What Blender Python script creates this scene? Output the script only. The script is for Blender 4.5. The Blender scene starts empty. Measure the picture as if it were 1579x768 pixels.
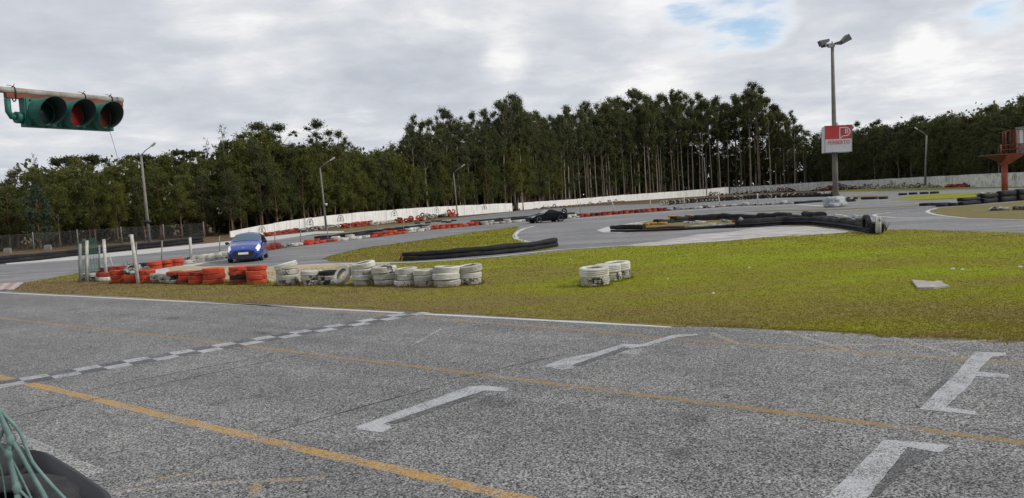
import bpy, bmesh, math, random
import numpy as np
from mathutils import Vector, Matrix, noise as mnoise

random.seed(7)
rng = np.random.default_rng(11)
scene = bpy.context.scene
COL = scene.collection
PI = math.pi

# ------------------------------------------------------------------ camera model (photo pixel grid 1579 x 768)
PW, PH, FPX = 1579.0, 768.0, 1200.0
CAMZ = 2.5
PITCH = math.atan(78 * math.cos(math.radians(3.3)) / FPX)
ROLL = math.radians(3.3)
FWD = Vector((0, math.cos(PITCH), -math.sin(PITCH)))
R0 = Vector((1, 0, 0)); U0 = Vector((0, math.sin(PITCH), math.cos(PITCH)))
RGT = R0 * math.cos(ROLL) - U0 * math.sin(ROLL)
UPV = R0 * math.sin(ROLL) + U0 * math.cos(ROLL)
CAM = Vector((0, 0, CAMZ))

def ray(px, py):
    return FWD + RGT * ((px - PW / 2) / FPX) + UPV * ((PH / 2 - py) / FPX)
def G(px, py, z=0.0):
    d = ray(px, py); t = (z - CAMZ) / d.z
    return CAM + d * t
def AT(px, py, Y):
    d = ray(px, py); return CAM + d * (Y / d.y)
def proj(p):
    v = Vector(p) - CAM
    f = v.dot(FWD)
    return (PW / 2 + FPX * v.dot(RGT) / f, PH / 2 - FPX * v.dot(UPV) / f)

cam = bpy.data.cameras.new('camera'); cam_o = bpy.data.objects.new('camera', cam); COL.objects.link(cam_o)
cam.sensor_fit = 'HORIZONTAL'; cam.angle = 2 * math.atan(PW / 2 / FPX)
cam.clip_start = 0.05; cam.clip_end = 6000
mrot = Matrix((RGT, UPV, -FWD)).transposed()
cam_o.matrix_world = Matrix.Translation(CAM) @ mrot.to_4x4()
scene.camera = cam_o

# ------------------------------------------------------------------ node helpers / materials
class NT:
    def __init__(s, tree): s.t = tree; s.n = tree.nodes; s.l = tree.links
    def add(s, typ, **kw):
        n = s.n.new(typ)
        for k, v in kw.items(): setattr(n, k, v)
        return n
    def put(s, sock, val):
        if isinstance(val, bpy.types.NodeSocket): s.l.new(val, sock)
        elif val is not None:
            try: sock.default_value = val
            except Exception:
                sock.default_value = (*val, 1.0) if len(val) == 3 else val
    def pos(s): return s.add('ShaderNodeNewGeometry').outputs['Position']
    def obj(s): return s.add('ShaderNodeTexCoord').outputs['Object']
    def noise(s, vec, scale, detail=3, rough=0.55, dist=0.0):
        n = s.add('ShaderNodeTexNoise'); s.put(n.inputs['Vector'], vec); n.inputs['Scale'].default_value = scale
        n.inputs['Detail'].default_value = detail; n.inputs['Roughness'].default_value = rough
        n.inputs['Distortion'].default_value = dist
        return n.outputs['Fac']
    def voro(s, vec, scale, feature='F1', out='Color'):
        n = s.add('ShaderNodeTexVoronoi', feature=feature); s.put(n.inputs['Vector'], vec); n.inputs['Scale'].default_value = scale
        return n.outputs[out]
    def ramp(s, fac, stops, interp='LINEAR'):
        n = s.add('ShaderNodeValToRGB'); s.put(n.inputs['Fac'], fac); cr = n.color_ramp; cr.interpolation = interp
        while len(cr.elements) < len(stops): cr.elements.new(0.5)
        for e, (p, c) in zip(cr.elements, stops):
            e.position = p
            e.color = (c, c, c, 1) if not hasattr(c, '__len__') else (*c[:3], 1)
        return n.outputs['Color']
    def mix(s, fac, a, b, mode='MIX'):
        n = s.add('ShaderNodeMix', data_type='RGBA', blend_type=mode); s.put(n.inputs[0], fac)
        s.put(n.inputs[6], a); s.put(n.inputs[7], b); return n.outputs[2]
    def math(s, op, a, b=0.5, clamp=False):
        n = s.add('ShaderNodeMath', operation=op, use_clamp=clamp); s.put(n.inputs[0], a); s.put(n.inputs[1], b); return n.outputs[0]
    def vmath(s, op, a, b):
        n = s.add('ShaderNodeVectorMath', operation=op); s.put(n.inputs[0], a); s.put(n.inputs[1], b)
        return n.outputs['Value'] if op == 'DOT_PRODUCT' else n.outputs['Vector']
    def smooth(s, v, a, b):
        n = s.add('ShaderNodeMapRange', interpolation_type='SMOOTHSTEP'); s.put(n.inputs[0], v)
        n.inputs[1].default_value = a; n.inputs[2].default_value = b; return n.outputs[0]

MATS = {}
def mat(name, color=(0.5, 0.5, 0.5), rough=0.7, metal=0.0, spec=0.5, coat=0.0, build=None, emit=None):
    if name in MATS: return MATS[name]
    m = bpy.data.materials.new(name); m.use_nodes = True
    nt = NT(m.node_tree); b = nt.n['Principled BSDF']
    b.inputs['Roughness'].default_value = rough; b.inputs['Metallic'].default_value = metal
    b.inputs['Specular IOR Level'].default_value = spec; b.inputs['Coat Weight'].default_value = coat
    if hasattr(color, '__len__'): b.inputs['Base Color'].default_value = (*color[:3], 1)
    if build:
        c = build(nt, b)
        if c is not None: nt.put(b.inputs['Base Color'], c)
    if emit:
        b.inputs['Emission Color'].default_value = (*emit[0], 1); b.inputs['Emission Strength'].default_value = emit[1]
    MATS[name] = m
    return m
def bump(nt, b, h, strength=0.4, dist=0.02):
    n = nt.add('ShaderNodeBump'); n.inputs['Strength'].default_value = strength; n.inputs['Distance'].default_value = dist
    nt.put(n.inputs['Height'], h); nt.l.new(n.outputs['Normal'], b.inputs['Normal'])

def simple(name, c1, c2=None, scale=4, rough=0.75, **kw):
    """base colour with blotchy weathering between two tones"""
    c2 = c2 or tuple(x * 0.6 for x in c1)
    def f(nt, b):
        o = nt.obj()
        n = nt.noise(o, scale, 6, 0.65)
        return nt.mix(nt.ramp(n, [(0.35, 0.0), (0.65, 1.0)]), c1, c2)
    return mat(name, rough=rough, build=f, **kw)

E0 = G(0, 450); E1 = G(1579, 526)
EN = Vector((-(E1 - E0).y, (E1 - E0).x, 0)).normalized()
if EN.y < 0: EN = -EN
def asphalt_col(nt, coarse=True):
    p = nt.pos()
    if coarse:
        v = nt.voro(p, 58, out='Color')
        g = nt.ramp(v, [(0.0, 0.012), (0.34, 0.035), (0.52, 0.15), (0.70, 0.44), (1.0, 0.72)])
        n2 = nt.noise(p, 62, 3, 0.72)
        g2 = nt.ramp(n2, [(0.42, 0.010), (0.50, 0.16), (0.58, 0.72)])
        g = nt.mix(0.5, g, g2)
    else:
        n2 = nt.noise(p, 40, 3, 0.7)
        g = nt.ramp(n2, [(0.3, 0.15), (0.5, 0.23), (0.7, 0.34)])
    big = nt.ramp(nt.noise(p, 0.28, 5, 0.6), [(0.3, (0.78, 0.78, 0.79)), (0.7, (1.14, 1.13, 1.11))])
    if coarse:
        # old wheel tracks and resurfacing joints running along the straight
        mp = nt.add('ShaderNodeMapping'); mp.vector_type = 'TEXTURE'; nt.l.new(p, mp.inputs['Vector']); mp.inputs['Rotation'].default_value = (0, 0, math.atan2((E1 - E0).y, (E1 - E0).x)); mp.inputs['Scale'].default_value = (14.0, 0.85, 1)
        lane = nt.ramp(nt.noise(mp.outputs['Vector'], 1.0, 4, 0.6, 0.3), [(0.36, (0.88, 0.88, 0.88)), (0.52, (1.0, 1.0, 1.0)), (0.68, (1.12, 1.115, 1.11))])
        big = nt.mix(1.0, big, lane, 'MULTIPLY')
        oil = nt.ramp(nt.noise(p, 0.9, 3, 0.5), [(0.26, (0.60, 0.60, 0.61)), (0.36, (1.0, 1.0, 1.0))])
        big = nt.mix(1.0, big, oil, 'MULTIPLY')
    mid = nt.ramp(nt.noise(p, 2.3, 4, 0.6), [(0.3, (0.88, 0.88, 0.87)), (0.7, (1.1, 1.1, 1.09))])
    c = nt.mix(1.0, g, big, 'MULTIPLY'); c = nt.mix(1.0, c, mid, 'MULTIPLY')
    return c
def f_near(nt, b):
    c = asphalt_col(nt, True)
    bump(nt, b, nt.voro(nt.pos(), 62, out='Distance'), 0.35, 0.008)
    return nt.mix(1.0, c, (0.715, 0.71, 0.71), 'MULTIPLY')
M_near = mat('coarse_asphalt', rough=0.85, spec=0.3, build=f_near)
def f_far(nt, b):
    c = asphalt_col(nt, False)
    p = nt.pos()
    # long dark rubbered-in streaks along the lanes
    mp = nt.add('ShaderNodeMapping'); nt.l.new(p, mp.inputs['Vector']); mp.inputs['Rotation'].default_value = (0, 0, -0.75)
    mp.inputs['Scale'].default_value = (0.05, 0.9, 1)
    st = nt.ramp(nt.noise(mp.outputs['Vector'], 1.0, 4, 0.6, 0.6), [(0.38, (0.62, 0.62, 0.64)), (0.62, (0.98, 0.98, 1.0))])
    return nt.mix(1.0, c, st, 'MULTIPLY')
M_far = mat('smooth_asphalt', rough=0.8, spec=0.35, build=f_far)

def paint(name, col, wear=0.5, coarse=True):
    def f(nt, b):
        a = asphalt_col(nt, coarse); p = nt.pos()
        g = nt.noise(p, 62, 3, 0.75); big = nt.noise(p, 2.2, 5, 0.65)
        k = nt.math('ADD', g, nt.math('MULTIPLY', nt.math('SUBTRACT', big, 0.5), 0.9))
        m = nt.smooth(k, wear - 0.14, wear + 0.14)
        if coarse: m = nt.math('MULTIPLY', m, nt.ramp(nt.noise(p, 85, 3, 0.75), [(0.40, 0.25), (0.52, 1.0)]))
        c = nt.mix(nt.noise(p, 30, 2), col, tuple(x * 0.78 for x in col))
        return nt.mix(m, a, c)
    return mat(name, rough=0.75, build=f)
M_white_line = paint('worn_white_paint', (0.64, 0.64, 0.64), 0.30)
M_grid_white = paint('grid_box_paint', (0.48, 0.49, 0.51), 0.455)
M_faint_white = paint('faint_white_paint', (0.42, 0.42, 0.42), 0.70)
M_yellow = paint('worn_yellow_paint', (0.46, 0.245, 0.026), 0.42)
M_yellow_dim = paint('old_yellow_paint', (0.27, 0.155, 0.03), 0.41)
M_yellow_faint = paint('faint_yellow_paint', (0.36, 0.22, 0.07), 0.58)
M_black_paint = paint('black_check_paint', (0.028, 0.028, 0.032), 0.38)
M_overpaint_and_shadow = paint('black_overpaint_and_shadow', (0.034, 0.034, 0.036), 0.38)  # real overpaint on the road, and the painted shadow line along the island
M_crack = mat('crack_tar', (0.02, 0.02, 0.02), 0.9)
M_edge_white = paint('track_edge_paint', (0.55, 0.55, 0.54), 0.36, False)

def f_conc(nt, b):
    p = nt.pos(); n = nt.noise(p, 1.2, 6, 0.65); n2 = nt.noise(p, 25, 3, 0.6)
    c = nt.ramp(n, [(0.3, (0.36, 0.35, 0.33)), (0.6, (0.52, 0.51, 0.49))])
    return nt.mix(0.25, c, nt.ramp(n2, [(0.3, (0.2, 0.19, 0.18)), (0.7, (0.65, 0.64, 0.62))]))
M_apron = mat('pale_concrete_apron', rough=0.85, build=f_conc)
def f_worn(nt, b):
    p = nt.pos(); mp = nt.add('ShaderNodeMapping'); nt.l.new(p, mp.inputs['Vector']); mp.inputs['Scale'].default_value = (0.6, 2.2, 1); mp.inputs['Rotation'].default_value = (0, 0, -0.2)
    n = nt.noise(mp.outputs['Vector'], 0.9, 7, 0.75)
    return nt.ramp(n, [(0.36, (0.17, 0.17, 0.175)), (0.48, (0.34, 0.32, 0.31)), (0.60, (0.56, 0.53, 0.51))])
M_worn = mat('worn_pale_paving', rough=0.85, build=f_worn)
def f_sand(nt, b):
    p = nt.pos(); n = nt.noise(p, 1.6, 6, 0.7)
    return nt.ramp(n, [(0.3, (0.22, 0.17, 0.09)), (0.5, (0.38, 0.31, 0.19)), (0.7, (0.46, 0.40, 0.28))])
M_sand = mat('ochre_sand', rough=0.95, build=f_sand)

def grass_col(nt):
    p = nt.pos()
    d = nt.math('SUBTRACT', nt.vmath('DOT_PRODUCT', p, tuple(EN)), E0.dot(EN))
    mp = nt.add('ShaderNodeMapping'); nt.l.new(p, mp.inputs['Vector']); mp.inputs['Scale'].default_value = (0.38, 1.0, 1)
    q = mp.outputs['Vector']
    n1 = nt.noise(q, 0.22, 5, 0.62, 0.4); n2 = nt.noise(q, 1.1, 5, 0.7); n3 = nt.noise(p, 9, 3, 0.6)
    sx = nt.add('ShaderNodeSeparateXYZ'); nt.l.new(p, sx.inputs[0])
    right = nt.smooth(sx.outputs['X'], -14.0, 9.0)
    edge = nt.smooth(d, -0.5, 7.0)
    g = nt.math('ADD', nt.math('MULTIPLY', n1, 1.05), nt.math('MULTIPLY', n2, 0.75))
    g = nt.math('ADD', g, nt.math('MULTIPLY', right, 0.20)); g = nt.math('ADD', g, nt.math('MULTIPLY', edge, 0.23))
    g = nt.math('ADD', g, nt.math('MULTIPLY', n3, 0.12))
    return nt.ramp(nt.math('MULTIPLY', nt.math('SUBTRACT', g, 0.905), 1.45), [(0.06, (0.180, 0.130, 0.058)), (0.22, (0.195, 0.155, 0.050)), (0.36, (0.200, 0.172, 0.040)),
                       (0.52, (0.204, 0.188, 0.026)), (0.70, (0.212, 0.218, 0.016)), (0.92, (0.225, 0.275, 0.010))])
def f_grass(nt, b):
    p = nt.pos()
    bump(nt, b, nt.noise(p, 9, 5, 0.75), 0.7, 0.05)
    n = nt.ramp(nt.noise(p, 26, 3, 0.7), [(0.3, 0.78), (0.7, 1.18)])
    return nt.mix(1.0, grass_col(nt), n, 'MULTIPLY')
M_grass = mat('short_mossy_grass', rough=0.95, spec=0.15, build=f_grass)
def f_blade(nt, b):
    r = nt.add('ShaderNodeNewGeometry').outputs['Random Per Island']
    k = nt.ramp(r, [(0.0, (0.92, 0.92, 0.92)), (0.7, (1.10, 1.10, 1.0)), (1.0, (1.30, 1.24, 1.1))])
    return nt.mix(1.0, grass_col(nt), k, 'MULTIPLY')
M_blade = mat('grass_blades', rough=0.9, spec=0.1, build=f_blade)
_nt = NT(M_blade.node_tree); _tr = _nt.add('ShaderNodeBsdfTranslucent'); _nt.l.new(_nt.n['Principled BSDF'].inputs['Base Color'].links[0].from_socket, _tr.inputs['Color'])
_mx = _nt.add('ShaderNodeMixShader'); _mx.inputs[0].default_value = 0.45; _nt.l.new(_nt.n['Principled BSDF'].outputs[0], _mx.inputs[1]); _nt.l.new(_tr.outputs[0], _mx.inputs[2]); _nt.l.new(_mx.outputs[0], _nt.n['Material Output'].inputs['Surface'])
def f_soil(nt, b):
    p = nt.pos(); n = nt.noise(p, 0.25, 6, 0.7); n2 = nt.noise(p, 3, 5, 0.7)
    c = nt.ramp(n, [(0.35, (0.085, 0.050, 0.026)), (0.5, (0.13, 0.085, 0.045)), (0.65, (0.115, 0.10, 0.04))])
    return nt.mix(1.0, c, nt.ramp(n2, [(0.3, 0.6), (0.7, 1.25)]), 'MULTIPLY')
M_soil = mat('brown_forest_soil', rough=0.95, spec=0.2, build=f_soil)
def f_dry(nt, b):
    p = nt.pos(); n = nt.noise(p, 0.5, 6, 0.7)
    c = nt.ramp(n, [(0.35, (0.17, 0.135, 0.065)), (0.55, (0.16, 0.14, 0.045)), (0.7, (0.24, 0.205, 0.115))])
    return nt.mix(1.0, c, nt.ramp(nt.noise(p, 14, 3, 0.7), [(0.3, 0.7), (0.7, 1.2)]), 'MULTIPLY')
M_dry = mat('dry_grass_island', rough=0.95, spec=0.15, build=f_dry)

def f_dirt(nt, b):
    p = nt.pos(); n = nt.noise(p, 7, 6, 0.75)
    return nt.ramp(n, [(0.36, (0.085, 0.072, 0.050)), (0.5, (0.15, 0.125, 0.085)), (0.64, (0.24, 0.205, 0.15))])
M_dirt = mat('gritty_dirt', rough=0.95, spec=0.15, build=f_dirt)
def tyre_mat(name, col, wear, dark=(0.022, 0.022, 0.024)):
    def f(nt, b):
        o = nt.obj(); oi = nt.add('ShaderNodeObjectInfo')
        sh = nt.vmath('ADD', o, nt.vmath('SCALE', oi.outputs['Location'], (1, 1, 1)))
        sc = nt.add('ShaderNodeVectorMath', operation='SCALE'); nt.l.new(oi.outputs['Location'], sc.inputs[0]); sc.inputs['Scale'].default_value = 7.31
        sh = nt.vmath('ADD', o, sc.outputs[0])
        n = nt.noise(sh, 3.2, 6, 0.68); n2 = nt.noise(sh, 22, 3, 0.6)
        k = nt.math('ADD', n, nt.math('MULTIPLY', nt.math('SUBTRACT', n2, 0.5), 0.25))
        m = nt.smooth(k, wear - 0.05, wear + 0.05)
        dirt = nt.ramp(nt.noise(sh, 1.7, 4, 0.6), [(0.32, (0.52, 0.50, 0.46)), (0.60, (1, 1, 1))])
        cv = nt.mix(oi.outputs['Random'], tuple(x * 0.8 for x in col), tuple(min(1, x * 1.12) for x in col))
        c = nt.mix(1.0, cv, dirt, 'MULTIPLY')
        bump(nt, b, n2, 0.5, 0.02)
        return nt.mix(m, dark, c)
    return mat(name, rough=0.75, spec=0.35, build=f)
T_white = tyre_mat('white_painted_rubber', (0.60, 0.59, 0.54), 0.36)
T_grimy = tyre_mat('grimy_white_rubber', (0.52, 0.50, 0.45), 0.42)
T_mix = tyre_mat('chipped_white_rubber', (0.46, 0.44, 0.40), 0.485)
T_red = tyre_mat('orange_red_painted_rubber', (0.57, 0.082, 0.036), 0.38)
T_dred = tyre_mat('dull_red_painted_rubber', (0.33, 0.050, 0.032), 0.41)
T_black = tyre_mat('bare_black_rubber', (0.030, 0.030, 0.032), 0.5, (0.016, 0.016, 0.018))
T_yellow = tyre_mat('yellow_painted_rubber', (0.50, 0.27, 0.02), 0.36)
M_belt = simple('black_belt_rubber', (0.008, 0.008, 0.010), (0.022, 0.022, 0.026), 2.5, 0.7, spec=0.2)
M_belt_red = simple('dull_red_belt_rubber', (0.10, 0.022, 0.018), (0.03, 0.02, 0.02), 3, 0.7)
M_belt_white = simple('worn_white_belt_rubber', (0.42, 0.40, 0.38), (0.10, 0.10, 0.10), 3, 0.75)
M_belt_grey = simple('grey_belt_rubber', (0.022, 0.022, 0.027), (0.013, 0.013, 0.016), 2, 0.55)

def f_wall(nt, b):
    o = nt.pos(); n = nt.noise(o, 0.9, 7, 0.7)
    mp = nt.add('ShaderNodeMapping'); nt.l.new(o, mp.inputs['Vector']); mp.inputs['Scale'].default_value = (2.5, 2.5, 0.25)
    st = nt.noise(mp.outputs['Vector'], 1.2, 5, 0.7)
    c = nt.ramp(n, [(0.3, (0.64, 0.63, 0.61)), (0.55, (0.78, 0.775, 0.76))])
    return nt.mix(1.0, c, nt.ramp(st, [(0.33, (0.80, 0.785, 0.76)), (0.55, (1, 1, 1))]), 'MULTIPLY')
M_wall = mat('white_washed_wall', rough=0.85, build=f_wall)
def f_wall2(nt, b):
    o = nt.pos(); n = nt.noise(o, 1.3, 8, 0.75)
    c = nt.ramp(n, [(0.34, (0.22, 0.22, 0.215)), (0.44, (0.50, 0.50, 0.49)), (0.60, (0.70, 0.70, 0.69))])
    return c
M_wall_worn = mat('flaking_white_wall', rough=0.9, build=f_wall2)
M_conc = simple('grey_concrete', (0.23, 0.215, 0.19), (0.15, 0.14, 0.125), 1.5, 0.85)
M_conc_mast = simple('brown_grey_concrete', (0.20, 0.175, 0.145), (0.13, 0.115, 0.095), 1.2, 0.85)
M_post_white = simple('white_post_paint', (0.55, 0.54, 0.51), (0.30, 0.29, 0.27), 5, 0.8)
M_post_grey = simple('grey_post', (0.26, 0.26, 0.25), (0.15, 0.15, 0.14), 5, 0.8)
M_galv = simple('galvanised_steel', (0.33, 0.34, 0.35), (0.22, 0.22, 0.23), 4, 0.5, metal=0.4)
M_lamp = mat('pale_lamp_housing', (0.55, 0.56, 0.56), 0.4)
M_wire = mat('fence_wire', (0.24, 0.25, 0.24), 0.6)
M_net = simple('teal_net_cord', (0.16, 0.25, 0.235), (0.09, 0.16, 0.15), 20, 0.7)
M_green_net = mat('green_net_wire', (0.03, 0.14, 0.10), 0.6)
M_sig_green = simple('weathered_green_paint', (0.012, 0.135, 0.098), (0.008, 0.085, 0.065), 4, 0.55)
M_visor = mat('dark_visor_inside', (0.012, 0.030, 0.026), 0.75)
M_rust = simple('rusty_red_steel', (0.24, 0.055, 0.025), (0.10, 0.035, 0.02), 8, 0.8)
M_pipe = simple('stained_grey_pipe', (0.36, 0.34, 0.30), (0.17, 0.13, 0.10), 6, 0.6)
M_black = mat('black_plastic', (0.012, 0.012, 0.013), 0.5)
M_tower = simple('orange_red_steel_paint', (0.34, 0.070, 0.032), (0.20, 0.050, 0.028), 2, 0.7)
M_tower_dark = simple('rust_brown_steel', (0.13, 0.035, 0.022), (0.07, 0.03, 0.02), 3, 0.8)
M_panel = mat('white_panel', (0.62, 0.62, 0.60), 0.6)
M_grey_panel = simple('grey_green_cladding', (0.26, 0.30, 0.29), (0.2, 0.23, 0.23), 3, 0.6)
def f_tarp(nt, b):
    o = nt.obj(); n = nt.noise(o, 3.5, 6, 0.7)
    bump(nt, b, nt.noise(o, 2.2, 5, 0.65), 1.0, 0.25)
    return nt.ramp(n, [(0.35, (0.22, 0.26, 0.27)), (0.6, (0.46, 0.49, 0.50))])
M_tarp = mat('grey_white_tarpaulin', rough=0.5, build=f_tarp)
M_slab = simple('pale_stone_slab', (0.38, 0.36, 0.33), (0.27, 0.255, 0.23), 5, 0.85)
M_sign_red = simple('red_vinyl', (0.52, 0.045, 0.035), (0.44, 0.035, 0.03), 2, 0.55)
M_sign_white = simple('white_vinyl', (0.62, 0.62, 0.62), (0.54, 0.54, 0.54), 2, 0.55)
M_sign_text = mat('faded_red_letters', (0.50, 0.12, 0.10), 0.6)
M_sign_dark = mat('dark_green_grey_letter', (0.09, 0.12, 0.11), 0.6)
M_mark = mat('grey_emblem_paint', (0.20, 0.20, 0.20), 0.85)

# cars
def car_paint(name, col, flake=0.0):
    return mat(name, col, 0.25, flake, 0.45, 0.6)
M_blue = car_paint('deep_blue_car_paint', (0.010, 0.045, 0.28), 0.15)
M_blackcar = mat('black_car_paint', (0.004, 0.004, 0.005), 0.16, 0.0, 0.14, 0.0)
M_glass = mat('blue_reflection_glass', (0.03, 0.075, 0.12), 0.05, 0.0, 1.0)  # bluish reflection on the windscreen put into its base colour
M_glass_dark = mat('dark_side_glass', (0.006, 0.006, 0.007), 0.08, 0.0, 0.25)
M_headlamp = mat('clear_headlamp', (0.74, 0.76, 0.80), 0.15, 0.0, 0.8, emit=((1.0, 0.97, 0.93), 0.06))
M_headlamp_off = mat('dull_headlamp', (0.25, 0.30, 0.38), 0.15, 0.0, 0.8)
M_tyre_car = mat('car_tyre_rubber', (0.012, 0.012, 0.012), 0.8)
M_rim = mat('alloy_rim', (0.38, 0.38, 0.40), 0.35, 0.5)
M_plate = mat('white_plate', (0.68, 0.68, 0.64), 0.5)
M_chrome = mat('chrome_badge', (0.5, 0.52, 0.58), 0.2, 0.8)

# foliage
def leaf_mat(name, lo, hi, tip=None):
    def f(nt, b):
        r = nt.add('ShaderNodeNewGeometry').outputs['Random Per Island']
        oi = nt.add('ShaderNodeObjectInfo').outputs['Random']
        o = nt.obj()
        n = nt.noise(o, 0.45, 3, 0.6)
        k = nt.math('ADD', nt.math('MULTIPLY', r, 0.55), nt.math('MULTIPLY', n, 0.6))
        c = nt.ramp(k, [(0.25, lo), (0.85, hi)])
        v = nt.ramp(oi, [(0.0, (0.84, 0.88, 0.88)), (0.55, (1.0, 1.0, 1.0)), (1.0, (1.16, 1.12, 0.92))])
        return nt.mix(1.0, c, v, 'MULTIPLY')
    fresh = name not in MATS
    m = mat(name, rough=0.65, spec=0.25, build=f)
    if fresh:
        nt = NT(m.node_tree); b = nt.n['Principled BSDF']; src = b.inputs['Base Color'].links[0].from_socket
        tr = nt.add('ShaderNodeBsdfTranslucent'); nt.l.new(src, tr.inputs['Color'])
        mx = nt.add('ShaderNodeMixShader'); mx.inputs[0].default_value = 0.45
        nt.l.new(b.outputs[0], mx.inputs[1]); nt.l.new(tr.outputs[0], mx.inputs[2]); nt.l.new(mx.outputs[0], nt.n['Material Output'].inputs['Surface'])
    return m
L_euc = leaf_mat('eucalyptus_leaves', (0.044, 0.055, 0.024), (0.128, 0.140, 0.056))
L_young = leaf_mat('young_eucalyptus_leaves', (0.060, 0.072, 0.020), (0.180, 0.190, 0.048))
L_pine = leaf_mat('pine_needles', (0.030, 0.042, 0.018), (0.085, 0.098, 0.036))
L_sparse = leaf_mat('grey_sparse_leaves', (0.05, 0.055, 0.042), (0.12, 0.125, 0.09))
L_dark = leaf_mat('shaded_wood_leaves', (0.042, 0.050, 0.021), (0.118, 0.124, 0.046))
L_blue = leaf_mat('blue_green_leaves', (0.040, 0.056, 0.034), (0.105, 0.130, 0.080))
M_bark = simple('eucalyptus_bark', (0.185, 0.155, 0.12), (0.09, 0.072, 0.055), 0.8, 0.9)
M_bark_red = simple('reddish_bark', (0.19, 0.115, 0.075), (0.10, 0.06, 0.04), 0.8, 0.9)
M_bark_pale = simple('pale_peeling_bark', (0.36, 0.31, 0.25), (0.20, 0.15, 0.11), 0.7, 0.9)

# ------------------------------------------------------------------ mesh builder
class MB:
    def __init__(s): s.v = []; s.f = []; s.m = []; s.sm = []
    def face(s, idx, mi=0, smooth=False): s.f.append(tuple(idx)); s.m.append(mi); s.sm.append(smooth)
    def box(s, c, size, rz=0.0, mi=0, M=None):
        b = len(s.v); hx, hy, hz = size[0] / 2, size[1] / 2, size[2] / 2
        cs, sn = math.cos(rz), math.sin(rz)
        for x, y, z in ((-1, -1, -1), (1, -1, -1), (1, 1, -1), (-1, 1, -1), (-1, -1, 1), (1, -1, 1), (1, 1, 1), (-1, 1, 1)):
            p = Vector((x * hx * cs - y * hy * sn, x * hx * sn + y * hy * cs, z * hz))
            if M: p = M @ p
            s.v.append(tuple(Vector(c) + p))
        for q in ((0, 3, 2, 1), (4, 5, 6, 7), (0, 1, 5, 4), (1, 2, 6, 5), (2, 3, 7, 6), (3, 0, 4, 7)): s.face([b + i for i in q], mi)
        return s
    def tube(s, pts, r, n=6, mi=0, cap=True):
        pts = [Vector(p) for p in pts]; rs = r if hasattr(r, '__len__') else [r] * len(pts)
        rings = []
        ref = None
        for i, p in enumerate(pts):
            t = (pts[min(i + 1, len(pts) - 1)] - pts[max(i - 1, 0)]).normalized()
            if ref is None:
                ref = Vector((0, 0, 1)) if abs(t.z) < 0.9 else Vector((1, 0, 0))
            a = t.cross(ref).normalized(); bb = t.cross(a).normalized()
            ref = -bb if False else ref
            k = len(s.v)
            for j in range(n):
                th = 2 * PI * j / n
                s.v.append(tuple(p + (a * math.cos(th) + bb * math.sin(th)) * rs[i]))
            rings.append(k)
        for i in range(len(rings) - 1):
            for j in range(n):
                j2 = (j + 1) % n
                s.face((rings[i] + j, rings[i] + j2, rings[i + 1] + j2, rings[i + 1] + j), mi, n > 5)
        if cap:
            s.face([rings[0] + j for j in range(n)], mi); s.face([rings[-1] + j for j in reversed(range(n))], mi)
        return s
    def lathe(s, prof, n=24, M=None, mi=0, closed=False, cap=False):
        b = len(s.v); k = len(prof)
        for j in range(n):
            th = 2 * PI * j / n
            for r, z in prof:
                p = Vector((r * math.cos(th), r * math.sin(th), z))
                if M: p = M @ p
                s.v.append(tuple(p))
        for j in range(n):
            j2 = (j + 1) % n
            for i in range(k if closed else k - 1):
                i2 = (i + 1) % k
                s.face((b + j * k + i, b + j2 * k + i, b + j2 * k + i2, b + j * k + i2), mi, True)
        if cap:
            s.face([b + j * k for j in reversed(range(n))], mi); s.face([b + j * k + k - 1 for j in range(n)], mi)
        return s
    def poly(s, pts, mi=0):
        b = len(s.v); s.v += [tuple(p) for p in pts]; s.face(range(b, b + len(pts)), mi); return s
    def prism(s, pts, off, mi=0):
        off = Vector(off); b = len(s.v); n = len(pts)
        s.v += [tuple(p) for p in pts] + [tuple(Vector(p) + off) for p in pts]
        s.face(reversed(range(b, b + n)), mi); s.face(range(b + n, b + 2 * n), mi)
        for i in range(n):
            j = (i + 1) % n; s.face((b + i, b + j, b + n + j, b + n + i), mi)
        return s
    def sweep(s, path, profs, mi=0, cap=True):
        """path: world points; profs: per point list of (side, z) closed loops"""
        b = len(s.v); k = len(profs[0]); n = len(path)
        for i, p in enumerate(path):
            t = (Vector(path[min(i + 1, n - 1)]) - Vector(path[max(i - 1, 0)])); t.z = 0; t.normalize()
            nv = Vector((-t.y, t.x, 0))
            for a, z in profs[i]: s.v.append(tuple(Vector(p) + nv * a + Vector((0, 0, z))))
        for i in range(n - 1):
            for j in range(k):
                j2 = (j + 1) % k
                s.face((b + i * k + j, b + (i + 1) * k + j, b + (i + 1) * k + j2, b + i * k + j2), mi, True)
        if cap:
            s.face([b + j for j in range(k)], mi); s.face([b + (n - 1) * k + j for j in reversed(range(k))], mi)
        return s
    def mesh(s, name, mats):
        me = bpy.data.meshes.new(name); me.from_pydata(s.v, [], s.f)
        for m in (mats if isinstance(mats, (list, tuple)) else [mats]): me.materials.append(m)
        me.polygons.foreach_set('material_index', s.m); me.polygons.foreach_set('use_smooth', s.sm)
        me.update()
        bm = bmesh.new(); bm.from_mesh(me)
        bmesh.ops.recalc_face_normals(bm, faces=bm.faces); bm.to_mesh(me); bm.free()
        return me
    def build(s, name, mats, parent=None, loc=None, rz=0.0):
        return link(name, s.mesh(name, mats), parent, loc, rz)

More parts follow.
